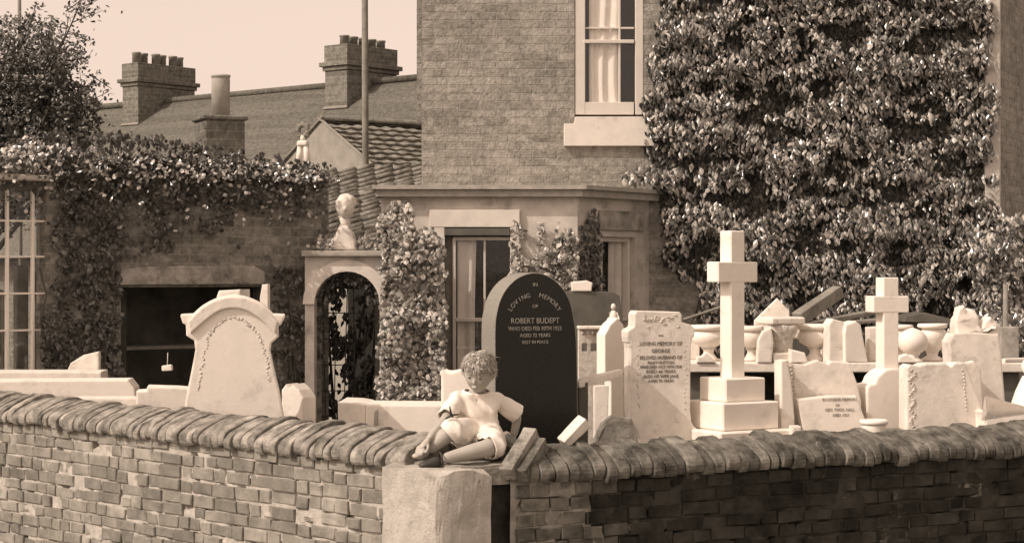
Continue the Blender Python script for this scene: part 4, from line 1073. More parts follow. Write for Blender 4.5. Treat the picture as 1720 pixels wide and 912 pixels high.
# --- black headstone
t = stone('headstone', 'tall polished black round topped headstone with gilt lettering behind the child', 'headstone', 900, 10.55, 20)
YB, DB = 10.55, 20
arc = [(831, 600), (831, 555), (833, 530), (840, 503), (853, 481), (872, 465), (896, 458), (920, 463), (942, 480), (957, 505), (964, 535), (968, 570), (970, 640)]
pts = outl(t, [(831, 900)] + curve(arc, 4) + [(972, 900)], YB, DB)
bm = B(); prism(bm, pts, 0, .235, bev=.004, seg=1)
for f in bm.faces: f.material_index = 0 if f.normal.y < -.9 else 1
bmesh.ops.triangulate(bm, faces=[f for f in bm.faces if len(f.verts) > 4]); obj('slab', bm, [M['blackgranite'], M['granite_edge']], t)
def loc(t, px, py, Y, deg): return outl(t, [(px, py)], Y, deg)[0]
LM = 'letter_gilt'; bm = B()
for s, py, sz, sq in (('IN', 481, .030, 1), ('OF', 517, .028, 1), ('ROBERT BUDEPT', 543, .046, .86), ('WHO DIED FEB 10TH 1923', 555, .034, .82), ('AGED 72 YEARS', 566, .030, .9), ('REST IN PEACE', 577, .026, .95)):
    u, z = loc(t, 899, py, YB, DB); text_bm(bm, s, sz, Matrix.Translation((u, -.0015, z)), squeeze=sq); obj(LTR, bm, M[LM], t); bm = B()
u, z = loc(t, 898, 512, YB, DB)
for s, a0 in (('LOVING', -1), ('MEMORY', 1)):
    bm = B()
    for i, chh in enumerate(s):
        a = a0 * .62 + (i - 2.5) * .155
        rr_ = .165
        text_bm(bm, chh, .038, Matrix.Translation((u + rr_ * math.sin(a), -.0015, z - .12 + rr_ * math.cos(a))) @ rot('Y', math.degrees(a)))
    obj(LTR, bm, M['letter_gilt'], t)

# --- dark slab with block, carved bits, plank
t = stone('slate_slab', 'dull grey slab with clipped corner standing between the black and the white inscribed headstones', 'slab', 1000, 12.3, 4)
bm = B(); prism(bm, outl(t, [(945, 800), (945, 489), (1030, 490), (1041, 497), (1050, 560), (1056, 800)], 12.3, 0), 0, .07, bev=.006); obj('slab', bm, M['greyslate'], t)
bm = B(); lc = outl(t, [(958, 473), (962, 489), (993, 490), (995, 475), (985, 472)], 12.28, 0)
tt = thing('stone_block', 'small white block balanced on the top edge of the dull grey slab', 'block', P(978, 490, 12.3)); z0 = tt.location.z
pts = [((px - 978) / FPX * 12.3, (490 - py) / FPX * 12.3) for px, py in ((961, 489), (959, 474), (985, 471), (995, 475), (993, 489))]
bm.free(); bm = B(); prism(bm, pts, -.02, .09, bev=.008); obj('block', bm, M['marble'], tt)
tt = stone('carved_stone', 'small carved white stone with two square openings in front of the grey slab', 'carving', 995, 11.7, 6)
bm = B(); Tq = Matrix.Identity(4)
o_ = outl(tt, [(973, 720), (973, 552), (978, 554), (1012, 554), (1014, 620), (1014, 720)], 11.7, 6)
xs_ = [p[0] for p in o_]; zt_ = max(p[1] for p in o_)
h1 = [outl(tt, [(977, 590), (986, 576)], 11.7, 6), outl(tt, [(992, 590), (1008, 576)], 11.7, 6)]
panel(bm, Tq, min(xs_), max(xs_), 0, zt_, [(h[0][0], h[1][0], h[0][1], h[1][1]) for h in h1], .07)
roughen(bm, .003, 9); obj('block', bm, M['carve'], tt)
bm = B(); bx(bm, ((min(xs_) + max(xs_)) / 2, .0, zt_ + .008), (max(xs_) - min(xs_) + .02, .10, .02), bev=.004)
for i in range(5): blob(bm, (min(xs_) + .02 + i * .032, -.012, zt_ - .025), .011, sub=1)
obj('carved_cap', bm, M['marble2'], tt)
tt = stone('stone_post', 'grey stone post below the plank beside the black headstone', 'post', 984, 10.75, 6)
bm = B(); prism(bm, outl(tt, [(972, 860), (972, 645), (988, 642), (988, 860)], 10.75, 0), 0, .07, bev=.006); obj('shaft', bm, M['greyslate'], tt)
tt = stone('stone_post', 'pale stone upright under the plank beside the white inscribed headstone', 'post', 1010, 10.6, 5)
bm = B(); prism(bm, outl(tt, [(998, 860), (998, 648), (1023, 647), (1022, 690), (1024, 860)], 10.6, 0), 0, .06, bev=.006); obj('shaft', bm, M['marble2'], tt)
o = loose('plank', 'short pale plank sloping from the black headstone to the white one', 'plank', P(966, 646, 10.75), P(1040, 626, 10.95), .07, .045, M['marble2'], rgh=.001)
tt = stone('headstone', 'blank bright white headstone edge between the grey slab and the inscribed headstone', 'headstone', 1032, 11.55, 30)
bm = B(); prism(bm, outl(tt, [(1013, 628), (1013, 562), (1024, 545), (1038, 534), (1050, 545), (1060, 575), (1060, 628)], 11.55, 0), 0, .1, bev=.008)
bx(bm, (.03, .05, (zY_(628, 11.55) - tt.location.z) / 2), (.10, .08, zY_(628, 11.55) - tt.location.z), bev=.004); obj('slab', bm, M['marble'], tt)
tt = thing('statuette', 'tiny grey stone figure standing behind the blank white headstone edge', 'statuette', P(1030, 556, 11.95))
bm = B(); tube(bm, [(0, 0, -.35), (0, 0, 0), (.0, 0, .06), (.002, 0, .11), (0, 0, .135)], [.05, .045, .032, .026, .012], 10); blob(bm, (.001, 0, .16), (.017, .018, .022), sub=2); 
tube(bm, [(.02, 0, .12), (.035, -.01, .08), (.02, -.02, .05)], .009, 6); tube(bm, [(-.02, 0, .12), (-.034, -.01, .08), (-.016, -.02, .06)], .009, 6)
obj('figure', bm, M['marble2'], tt)

# --- white inscribed headstone
t = stone('headstone', 'shouldered white headstone with many lines of dark lettering left of the tall cross', 'headstone', 1105, 11.0, 12)
YW, DW = 11.0, 12
left = [(1060, 860), (1070, 760), (1076, 738), (1062, 706), (1059, 690), (1059, 585), (1056, 575), (1054, 558), (1060, 552), (1066, 548), (1066, 528)]
right = [(1142, 524), (1146, 530), (1146, 541), (1160, 545), (1167, 553), (1166, 566), (1161, 580), (1160, 690), (1165, 715), (1178, 738), (1178, 860)]
pts = outl(t, curve(left, 2) + [(1070, 522)] + curve(right, 2), YW, DW)
bm = B(); prism(bm, pts, 0, .15, bev=.008, seg=2); bmesh.ops.triangulate(bm, faces=[f for f in bm.faces if len(f.verts) > 4]); obj('slab', bm, M['marble2'], t)
LM = 'letter_lead'; bm = B()
for s, py, sz, sq in (('AND', 564.5, .014, 1), ('LOVING MEMORY OF', 580, .034, .82), ('GEORGE', 592, .033, .9), ('BELOVED HUSBAND OF', 603, .031, .80), ('MARY HUTTON', 611, .026, .9), ('WHO DIED OCT 19TH 1918', 618, .024, .88), ('AGED 66 YEARS', 626, .028, .95), ('ALSO HIS WIFE JANE', 634, .027, .9), ('AGED 70 YEARS', 641.5, .024, .95)):
    u, z = loc(t, 1110, py, YW, DW); text_bm(bm, s, sz, Matrix.Translation((u, -.0015, z)), squeeze=sq); obj(LTR, bm, M[LM], t); bm = B()
bm.free()
bm = B(); rg = random.Random(5)
for i in range(30):
    u, z = loc(t, rg.uniform(1080, 1140), rg.choice((534, 537, 546)) + rg.gauss(0, 2), YW, DW); blob(bm, (u, 0, z), (rg.uniform(.008, .016), .006, .005), mtx=rot('Y', rg.uniform(-30, 30)), sub=1)
for sx in (1072, 1152):
    for i in range(14):
        u, z = loc(t, sx + rg.uniform(-3, 3), 580 + i * 8 + rg.uniform(-3, 3), YW, DW); blob(bm, (u, 0, z), (.005, .0025, rg.uniform(.005, .014)), mtx=rot('Y', rg.uniform(-30, 30)), sub=1)
obj('carved_border', bm, M['carve'], t)

# --- tall cross
def cross(name, label, px, Y, deg, pr, steps, m):
    """pr: shaft width, arm span, arm height, arm z, top z, thickness; all metres; steps: (half width, depth, z0, z1)"""
    t = stone(name, label, 'cross', px, Y, deg)
    zb = t.location.z
    sw, span, ah, az, tz, th, sz = pr
    bm = B()
    bx(bm, (0, 0, (sz + tz) / 2 - zb), (sw, th, tz - sz), bev=.006)
    obj('shaft', bm, M[m], t)
    bm = B(); bx(bm, (0, 0, az - zb), (span, th + .004, ah), bev=.006); obj('cross_arm', bm, M[m], t)
    for i, (wd, dp, z0, z1) in enumerate(steps):
        bm = B(); bx(bm, (0, 0, (z0 + z1) / 2 - zb), (wd, dp, z1 - z0 - (.002 if i else 0)), bev=.008); obj('step', bm, M[m], t)
    return t
zY = lambda py, Y: EYE + (456 - py) / FPX * Y
YC = 11.15
cross('stone_cross', 'tall white marble cross on three stepped blocks towering over the other stones', 1230, YC, 30,
      (.105, .30, .125, zY(457, YC), zY(388, YC), .115, zY(634, YC)),
      [(.30, .27, zY(672, YC), zY(633, YC)), (.42, .38, zY(718, YC), zY(672, YC)), (.56, .52, zY(760, YC), zY(718, YC)), (.66, .62, .45, zY(760, YC))], 'marble')
# --- smaller cross at the right
YR = 11.5
t = cross('stone_cross', 'shorter white marble cross with chamfered arms rising among the right hand stones', 1490, YR, 14,
      (.105, .245, .105, zY(511, YR), zY(466, YR), .115, zY(625, YR)), [], 'marble')
bm = B(); prism(bm, [(u, z) for u, z in outl(t, curve([(1446, 860), (1445, 700), (1446, 650), (1458, 643), (1463, 632), (1474, 622), (1484, 618), (1498, 618), (1508, 622), (1516, 640), (1517, 700), (1517, 860)], 3), YR, 14)], -.10, .1, bev=.012)
bmesh.ops.triangulate(bm, faces=[f for f in bm.faces if len(f.verts) > 4]); obj('shouldered_base', bm, M['marble'], t)

# --- long shelf with urns
SY = 13.1
sz_ = zY(609, SY)
t = thing('stone_table', 'long pale stone shelf on block legs carrying the urns', 'table', (2.45, SY + .3, yard_h(2.4, SY) - .02))
bm = B(); bx(bm, (2.48, SY + .3, sz_ - .035), (2.6, .62, .07), bev=.008); obj('table_top', bm, M['marble2'], t, world=True)
for x in (1.35, 2.35, 3.6):
    bm = B(); bx(bm, (x, SY + .32, (sz_ - .07) / 2), (.14, .5, sz_ - .074), bev=.008); obj('leg', bm, M['greyslate'], t, world=True)
bm = B(); bx(bm, (2.5, SY + .59, .75), (2.5, .03, .9), bev=.004)  # dark board added to give the open space under the shelf its shade
o = obj('board', bm, M['darkwood']); tag(o, 'dark board added for the shade in the opening under the long stone shelf', 'board'); origin_to(o, (2.5, SY + .59, .3))
def urn(px, y0, y1, wpx, label, Y=None, kind=0, mm='marble'):
    Y = Y or SY + .25
    k = Y / FPX; H = (y1 - y0) * k; Rr = wpx * k / 2
    t = thing('stone_urn', label, 'urn', P(px, 609, Y), 0, 'white stone urns and vases on the shelf'); t.location.z = sz_ + .002
    H = zY(y0, Y) - sz_
    if kind == 0:    # bowl with rolled rim, waist and foot
        body = [(Rr * .45, .34 * H), (Rr * .36, .36 * H), (Rr * .55, .42 * H), (Rr * .82, .50 * H), (Rr * .95, .62 * H), (Rr * .92, .74 * H), (Rr * .80, .84 * H)]
        rim = [(Rr * .80, .842 * H), (Rr * .98, .87 * H), (Rr * 1.04, .93 * H), (Rr * .98, H), (Rr * .85, H), (Rr * .75, .9 * H)]
        foot = [(Rr * .55, 0), (Rr * .55, .06 * H), (Rr * .42, .12 * H), (Rr * .28, .22 * H), (Rr * .30, .30 * H), (Rr * .42, .345 * H)]
    elif kind == 1:  # ball
        body = [(Rr * .5, .22 * H)] + [(Rr * math.sin(a), (.60 - .40 * math.cos(a)) * H) for a in [.5 + i * .24 for i in range(11)]]
        rim = [(Rr * .2, .97 * H), (Rr * .2, H), (Rr * .05, 1.02 * H)]
        foot = [(Rr * .7, 0), (Rr * .6, .06 * H), (Rr * .35, .14 * H), (Rr * .5, .22 * H)]
    else:            # tall vase
        body = [(Rr * .4, .22 * H), (Rr * .62, .38 * H), (Rr * .82, .58 * H), (Rr * .9, .72 * H), (Rr * .72, .83 * H), (Rr * .66, .86 * H)]
        rim = [(Rr * .66, .862 * H), (Rr * .95, .89 * H), (Rr * 1.0, .95 * H), (Rr * .92, H), (Rr * .7, H), (Rr * .6, .9 * H)]
        foot = [(Rr * .66, 0), (Rr * .66, .07 * H), (Rr * .34, .14 * H), (Rr * .4, .22 * H)]
    bm = B(); lathe(bm, body); obj('bowl', bm, M[mm], t)
    bm = B(); lathe(bm, rim); obj('rim', bm, M[mm], t)
    bm = B(); lathe(bm, foot); obj('foot', bm, M[mm], t)
urn(1190, 546, 609, 60, 'wide white bowl urn on the shelf just left of the tall cross')
urn(1262, 548, 609, 48, 'white bowl urn on the shelf partly hidden behind the shaft of the tall cross', mm='marble2')
urn(1369, 545, 609, 62, 'squat white bowl urn with thick rim centred above the leaning inscribed slab')
urn(1533, 552, 609, 50, 'round ball shaped urn on the shelf right of the shorter cross', kind=1, Y=SY + .1)
urn(1566, 544, 609, 50, 'white vase with rolled rim on the shelf right of the ball shaped urn', kind=2)
urn(1512, 546, 609, 44, 'white vase with rolled rim half hidden behind the shaft of the shorter cross', kind=2, Y=SY + .42)
def piece(name, label, cat, pts, Y, dep, m='marble', deg=0, part='block'):
    cx = sum(p[0] for p in pts) / len(pts)
    t = thing(name, label, cat, ((cx - 860) / FPX * Y, Y, sz_ + .001), R(deg))
    bm = B(); r = outl(t, pts, Y, deg); zm = min(z for _, z in r); r = [(u, max(z - zm, 0) if abs(z - zm) < .05 else z - zm) for u, z in r]
    prism(bm, r, 0, dep, bev=.01, seg=2); roughen(bm, .003, 8)
    bmesh.ops.triangulate(bm, faces=[f for f in bm.faces if len(f.verts) > 4]); obj(part, bm, M[m], t); return t
tt = thing('stone_capital', 'white carved capital with square top and chipped bell right of the tall cross', 'capital', (hx(1312, SY + .1), SY + .12, sz_ + .002), R(20))
k = (SY + .1) / FPX; HH = zY(532, SY + .1) - sz_
bm = B(); bx(bm, (0, 0, HH - .03), (64 * k, .24, .055), bev=.012); roughen(bm, .004, 12); obj('abacus', bm, M['marble2'], tt)
bm = B(); lathe(bm, [(.085, .07), (.082, .12), (.09, .16), (.115, .21), (.13, HH - .059)], seg=24, wob=.05); roughen(bm, .008, 14); obj('bell', bm, M['carve'], tt)
bm = B(); bx(bm, (0, 0, .035), (.22, .2, .068), bev=.01); obj('plinth', bm, M['marble2'], tt)
piece('stone_fragment', 'pale broken stone leaning on the shelf between the tall cross and the capital', 'stone', [(1272, 609), (1274, 572), (1282, 556), (1296, 550), (1300, 575), (1296, 609)], SY - .02, .1, 'marble2')
piece('stone_block', 'small white step shaped block at the foot of the squat bowl urn', 'block', [(1328, 609), (1328, 586), (1352, 592), (1358, 609)], SY - .06, .12)
piece('stone_pedestal', 'upright white pedestal between the squat bowl urn and the rounded pedestal', 'pedestal', [(1393, 609), (1393, 545), (1399, 536), (1417, 541), (1417, 609)], SY + .02, .14, 'marble2', 10)
piece('stone_pedestal', 'upright white pedestal with rounded shoulder left of the shorter cross', 'pedestal', [(1420, 609), (1419, 560), (1421, 546), (1438, 540), (1446, 546), (1458, 609)], SY, .16, 'marble', 12)
piece('stone_pedestal', 'narrow grey white pedestal close to the left of the shorter cross', 'pedestal', [(1460, 609), (1459, 552), (1482, 550), (1482, 609)], SY + .14, .14, 'marble2', 0)
tt = thing('stone_slab', 'white triangular corner of a slab poking up behind the lumpy bracket', 'slab', (hx(1303, 13.7), 13.72, .02))
bm = B(); prism(bm, outl(tt, [(1262, 700), (1268, 538), (1306, 501), (1326, 522), (1330, 700)], 13.72, 0), 0, .06, bev=.008); obj('slab', bm, M['marble2'], tt)
loose('plank', 'wide weathered plank slanting up to the right in front of the big ivy', 'plank', P(1340, 536, 14.0), P(1408, 490, 14.4), .09, .10, M['greywood'], rgh=.0015)
loose('plank', 'long grey board lying across the pile behind the urns', 'plank', P(1338, 547, 14.0), P(1490, 520, 14.5), .12, .035, M['greywood'], rgh=.0015)
loose('plank', 'pale board below the long grey board behind the pedestals', 'plank', P(1395, 545, 13.75), P(1500, 536, 14.0), .12, .03, M['greywood'], rgh=.0015)
loose('plank', 'thin stick leaning up behind the bowl urn left of the tall cross', 'stick', P(1150, 536, 13.8), P(1215, 514, 14.3), .04, .02, M['greywood'], rgh=.001)
tt = thing('timber_stack', 'dark pile of boards under the planks behind the urns', 'timber', (hx(1440, 14.5), 14.6, 0))
rg = random.Random(9)
for k in range(6):
    bm = B(); bx(bm, (rg.uniform(-.1, .1), rg.uniform(-.05, .05), .15 + k * .24), (1.55 + rg.uniform(-.2, .2), .5, .2), bev=.01); obj('board', bm, M['greyslate'], tt)
tt = thing('slate_slab', 'dark flat slate lying with raised edge right of the shorter cross', 'slab', P(1545, 535, 14.0)); bm = B()
prism(bm, [(-.16, -.02), (-.15, .02), (.0, .05), (.2, .0), (.18, -.03)], -.2, .2, bev=.006); obj('slab', bm, M['greyslate'], tt)
bm = B(); bx(bm, (0, .1, -.7), (.3, .2, 1.35), bev=.01); obj('support', bm, M['greyslate'], tt)

# --- leaning inscribed slab (two planes)
t = stone('headstone', 'open book style white headstone leaning back with faint lettering left of the shorter cross', 'headstone', 1385, 11.2, 6)
YL, DL = 11.25, 6
bm = B(); prism(bm, outl(t, [(1322, 860), (1322, 672), (1320, 618), (1326, 608), (1352, 612), (1375, 604), (1392, 611), (1398, 606), (1428, 608), (1440, 640), (1448, 672), (1448, 860)], YL + .12, DL), .12, .24, bev=.01, seg=2)
bmesh.ops.triangulate(bm, faces=[f for f in bm.faces if len(f.verts) > 4]); obj('back_slab', bm, M['marble2'], t)
bm = B(); fr_ = outl(t, [(1352, 820), (1352, 745), (1336, 669), (1395, 664), (1436, 664), (1450, 700), (1468, 745), (1468, 820)], YL, DL)
prism(bm, fr_, 0, .09, bev=.01, seg=2)
sh = Matrix.Identity(4); sh[1][2] = .0
obj('front_slab', bm, M['marble'], t)
LM = 'letter_soft'; bm = B()
for s, py, sz, sq, dx in (('IN LOVING MEMORY', 672, .026, .9, 0), ('OF', 681, .02, 1, -4), ('GEO. THOS. HALL', 689, .026, .9, 0), ('DIED 1921', 698, .026, .9, 2)):
    u, z = loc(t, 1408 + dx, py, YL, DL); text_bm(bm, s, sz, Matrix.Translation((u, -.0015, z)), squeeze=sq); obj(LTR, bm, M[LM], t); bm = B()
bm.free()
bm = B(); rg = random.Random(31)
for i in range(9):
    u, z = loc(t, 1330 + i * .8 + rg.uniform(-1, 1), 614 + i * 6.5, YL + .12, DL); blob(bm, (u, .12, z), (.012, .012, .014), sub=2)
obj('carved_border', bm, M['carve'], t)
tt = stone('stone_post', 'narrow bright upright stone at the left side of the leaning book headstone', 'post', 1324, 11.15, 18)
bm = B(); prism(bm, outl(tt, [(1312, 860), (1311, 606), (1322, 604), (1330, 640), (1336, 700), (1338, 860)], 11.15, 0), 0, .1, bev=.008); obj('shaft', bm, M['marble'], tt)
tt = stone('stone_block', 'low grey white block right of the tall cross steps', 'block', 1340, 10.95, 4)
bm = B(); prism(bm, outl(tt, [(1331, 860), (1331, 716), (1346, 716), (1347, 860)], 10.95, 0), 0, .1, bev=.006); obj('block', bm, M['marble2'], tt)
# jar
tt = thing('stone_jar', 'small white round pot with rolled rim at the foot of the shorter cross', 'pot', P(1468, 735, 10.95)); tt.location.z = zY(735, 10.95) - .12
bm = B(); lathe(bm, [(.060, .0), (.066, .03), (.070, .12), (.074, .185), (.074, .20)]); obj('bowl', bm, M['marble'], tt)
bm = B(); lathe(bm, [(.074, .20), (.083, .203), (.086, .215), (.083, .228), (.07, .23), (.06, .21)]); obj('rim', bm, M['marble'], tt)
tt2 = stone('stone_block', 'hidden white plinth carrying the small round pot', 'block', 1468, 10.95, 0)
bm = B(); bx(bm, (0, 0, (tt.location.z - tt2.location.z) / 2 - .002), (.2, .18, tt.location.z - tt2.location.z - .004), bev=.008); obj('block', bm, M['marble2'], tt2)
# headstone B
t = stone('headstone', 'broad blank white headstone with carved left border right of the shorter cross', 'headstone', 1575, 11.1, 10)
YD, DD = 11.1, 10
bm = B(); prism(bm, outl(t, [(1524, 860), (1524, 618), (1530, 612), (1545, 615), (1556, 611), (1588, 610), (1597, 616), (1606, 609), (1622, 609), (1630, 630), (1640, 660), (1650, 692), (1654, 760), (1654, 860)], YD, DD), 0, .14, bev=.01, seg=2)
bmesh.ops.triangulate(bm, faces=[f for f in bm.faces if len(f.verts) > 4]); obj('slab', bm, M['marble2'], t)
bm = B(); rg = random.Random(41)
for i in range(26):
    u, z = loc(t, 1532 + 4 * math.sin(i * 1.1) + rg.uniform(-1.5, 1.5), 622 + i * 4.1, YD, DD); blob(bm, (u + rg.uniform(-.006, .006), 0, z), (rg.uniform(.006, .014), .007, rg.uniform(.006, .015)), mtx=rot('Y', rg.uniform(0, 90)), sub=2)
for i in range(12):
    u, z = loc(t, 1617 + i * .6 + rg.uniform(-1.5, 1.5), 622 + i * 6, YD, DD); blob(bm, (u, 0, z), (.007, .006, .010), sub=1)
obj('carved_border', bm, M['carve'], t)
# headstone C with carved top
t = stone('headstone', 'tall blank white headstone with broken lily carving on top near the right edge', 'headstone', 1645, 11.9, 5)
YE_ = 11.9
bm = B(); prism(bm, outl(t, [(1604, 860), (1598, 640), (1594, 575), (1602, 560), (1640, 558), (1678, 561), (1683, 600), (1690, 690), (1692, 860)], YE_, 5), 0, .16, bev=.012, seg=2)
bmesh.ops.triangulate(bm, faces=[f for f in bm.faces if len(f.verts) > 4]); obj('slab', bm, M['marble2'], t)
bm = B(); prism(bm, outl(t, [(1608, 564), (1606, 540), (1609, 525), (1614, 517), (1620, 514), (1627, 522), (1633, 519), (1641, 520), (1646, 535), (1648, 552), (1652, 556), (1653, 540), (1659, 534), (1665, 532), (1673, 538), (1679, 548), (1681, 564)], YE_, 5), .01, .13, bev=.014, seg=2)
bmesh.ops.triangulate(bm, faces=[f for f in bm.faces if len(f.verts) > 4]); bmesh.ops.subdivide_edges(bm, edges=[e for e in bm.edges if e.calc_length() > .02], cuts=3); roughen(bm, .016, 16)
obj('carved_lilies', bm, M['marble'], t, smooth=True)
urn(1595, 556, 609, 40, 'shadowed ball shaped urn close to the left of the tall lily headstone', kind=1, Y=SY + .35, mm='marble2')
# fold / angel fragment at right edge
t = stone('carved_angel', 'white kneeling figure fragment with drapery cut by the right edge', 'statue', 1712, 11.3, 10)
bm = B(); k = 11.3 / FPX
tube(bm, [(0.02, .02, .1), (.02, .02, .35), (.03, .01, .52), (.05, 0, .68), (.06, 0, .78)], [.14, .125, .10, .07, .035], 16)
for i in range(9):
    a = i * .7; tube(bm, [(.02 + .12 * math.cos(a), .02 + .12 * math.sin(a), .1), (.03 + .09 * math.cos(a + .1), .01 + .09 * math.sin(a + .1), .45), (.05 + .05 * math.cos(a), .05 * math.sin(a), .68)], [.022, .018, .012], 6)
obj('draped_body', bm, M['marble'], t, smooth=True)
bm = B(); blob(bm, (.06, -.01, .84), (.045, .05, .06), amp=.1); obj('head', bm, M['marble'], t, smooth=True)
tt = stone('stone_slab', 'low white slab with folded drapery corner at the bottom right of the yard', 'slab', 1690, 11.0, 6)
bm = B(); prism(bm, outl(tt, curve([(1655, 860), (1655, 706), (1653, 695), (1660, 690), (1668, 694), (1672, 690), (1690, 690), (1730, 688), (1760, 690), (1760, 860)], 2), 11.0, 6), 0, .2, bev=.012); obj('slab', bm, M['marble'], tt)
tt = stone('stone_block', 'plain grey block standing behind the lily headstone at the right edge', 'block', 1705, 14.2, 0)
bm = B(); prism(bm, outl(tt, [(1680, 800), (1681, 549), (1712, 549), (1713, 800)], 14.2, 0), 0, .15, bev=.008); obj('block', bm, M['lintel'], tt)
bm = B(); tube(bm, [(0, 0, 0), (0, 0, 1.85)], [.028, .02], 8); o = obj('post', bm, M['greywood']); tag(o, 'thin dark post standing before the shrub at the right edge', 'post'); o.location = (hx(1689, 14.6), 14.6, 0)
loose('rail', 'thin white rail joining the lily headstone to the figure at the right edge', 'rail', P(1686, 605, 12.6), P(1740, 604, 12.7), .03, .03, M['marble'], rgh=0)


# closely packed extras on and before the shelf
tt = thing('kerb_stone', 'narrow white kerb bar resting across the back of the shelf behind the bowl urns', 'kerb stone', (1.85, SY + .52, sz_ + .20), 0, 'white kerb stones stacked at the left')
del tt['group']
bm = B(); bx(bm, (0, 0, 0), (1.15, .10, .09), bev=.012); roughen(bm, .003, 8)
for x in (-.5, 0, .5): bx(bm, (x, 0, -.122), (.10, .09, .156), bev=.008)
obj('bar', bm, M['marble2'], tt)
urn(1222, 556, 609, 34, 'small white vase squeezed on the shelf close behind the shaft of the tall cross', kind=2, Y=SY + .3, mm='marble2')
urn(1480, 552, 609, 36, 'small shadowed ball shaped urn just behind the left side of the shorter cross shaft', kind=1, Y=SY + .36, mm='marble2')
piece('stone_fragment', 'small broken white chunk on the shelf edge left of the tall cross', 'stone', [(1170, 609), (1172, 600), (1180, 598), (1186, 592), (1194, 598), (1202, 609)], SY - .03, .1, 'marble2')
piece('stone_fragment', 'low white wedge lying on the shelf under the ball shaped urn', 'stone', [(1508, 609), (1512, 598), (1524, 594), (1536, 603), (1540, 609)], SY - .05, .1, 'marble')
blockpx('stone_block', 'small pale block on the ground left of the cross steps beside the inscribed headstone', 'block', 1170, 1186, 700, 11.3, .12, 12, 'marble2', part='block')
blockpx('headstone', 'thin blank white slab leaning behind the broad bordered headstone and the lily headstone', 'headstone', 1618, 1652, 640, 11.6, .07, 10, 'marble2', pts=[(1612, 700), (1618, 612), (1636, 606), (1648, 620), (1654, 700)])
blockpx('kerb_stone', 'low white kerb stone at the foot of the lily headstone', 'kerb stone', 1650, 1700, 700, 11.25, .12, 6, 'marble', pts=[(1648, 703), (1690, 699), (1702, 704)])

# ================================================================== the child
def skin_mesh(chains, sub=2):
    """chains: list of lists of (pos, radius or (rx, ry)); first chain's first vertex is the root; shared positions are welded"""
    me = bpy.data.meshes.new('tmp'); vs = []; rad = []; ed = []; idx = {}
    def vid(p, r):
        k = tuple(round(c, 4) for c in p)
        if k not in idx: idx[k] = len(vs); vs.append(tuple(p)); rad.append(r if isinstance(r, tuple) else (r, r))
        return idx[k]
    for ch in chains:
        ids = [vid(p, r) for p, r in ch]
        ed += [(a, b) for a, b in zip(ids, ids[1:])]
    me.from_pydata(vs, ed, []); o = bpy.data.objects.new('tmp', me); COL.objects.link(o)
    sm = o.modifiers.new('s', 'SKIN'); sm.use_smooth_shade = True
    for i, r in enumerate(rad):
        me.skin_vertices[0].data[i].radius = r; me.skin_vertices[0].data[i].use_root = (i == 0)
    su = o.modifiers.new('u', 'SUBSURF'); su.levels = sub; su.render_levels = sub
    dg = bpy.context.evaluated_depsgraph_get(); m2 = bpy.data.meshes.new_from_object(o.evaluated_get(dg))
    bpy.data.objects.remove(o); bpy.data.meshes.remove(me)
    bm = B(); bm.from_mesh(m2); bpy.data.meshes.remove(m2); return bm
def remesh(bm, vox, smooth_it=3):
    me = bpy.data.meshes.new('tmp'); bm.to_mesh(me); bm.free()
    o = bpy.data.objects.new('tmp', me); COL.objects.link(o)
    r = o.modifiers.new('r', 'REMESH'); r.mode = 'VOXEL'; r.voxel_size = vox
    s = o.modifiers.new('s', 'SMOOTH'); s.iterations = smooth_it; s.factor = .5
    dg = bpy.context.evaluated_depsgraph_get(); m2 = bpy.data.meshes.new_from_object(o.evaluated_get(dg))
    bpy.data.objects.remove(o); bpy.data.meshes.remove(me)
    b2 = B(); b2.from_mesh(m2); bpy.data.meshes.remove(m2); return b2
def join(dst, src):
    me = bpy.data.meshes.new('tmp'); src.to_mesh(me); src.free(); dst.from_mesh(me); bpy.data.meshes.remove(me)

boy = thing('person', 'fair haired child in pale shirt and shorts sitting on the wall corner with folded legs', 'person', (-.17, 9.38, 1.0))
pel = P(804, 729, 9.40); sp1 = P(800, 708, 9.41); sp2 = P(799, 686, 9.39); che = P(801, 672, 9.37); nk0 = P(803, 660, 9.35); nk1 = P(804, 648, 9.33)
hc = P(804, 626, 9.28)
shL = P(766, 672, 9.34); elL = P(747, 706, 9.22); wrL = P(719, 739, 9.08)
shR = P(838, 674, 9.42); elR = P(870, 698, 9.46); wrR = P(862, 735, 9.47)
hpL = P(786, 728, 9.34); knL = P(757, 725, 9.13); anL = P(718, 758, 9.11); 
hpR = P(820, 735, 9.35); knR = P(826, 751, 9.09); anR = P(742, 771, 9.01)
body = skin_mesh([
    [(pel, (.084, .072)), (sp1, (.070, .052)), (sp2, (.072, .050)), (che, (.070, .046)), (nk0, (.044, .042)), (nk1, .034), (hc, .045)],
    [(che, .042), (shL, .034), (elL, .027), (wrL, .020)],
    [(che, .042), (shR, .034), (elR, .027), (wrR, .020)],
    [(pel, .07), (hpL, .062), (knL, .048), ((knL + anL) / 2 + Vector((0, 0, .003)), .040), (anL, .026)],
    [(pel, .07), (hpR, .062), (knR, .050), ((knR * .6 + anR * .4) + Vector((0, 0, .002)), .042), (anR, .027)],
])
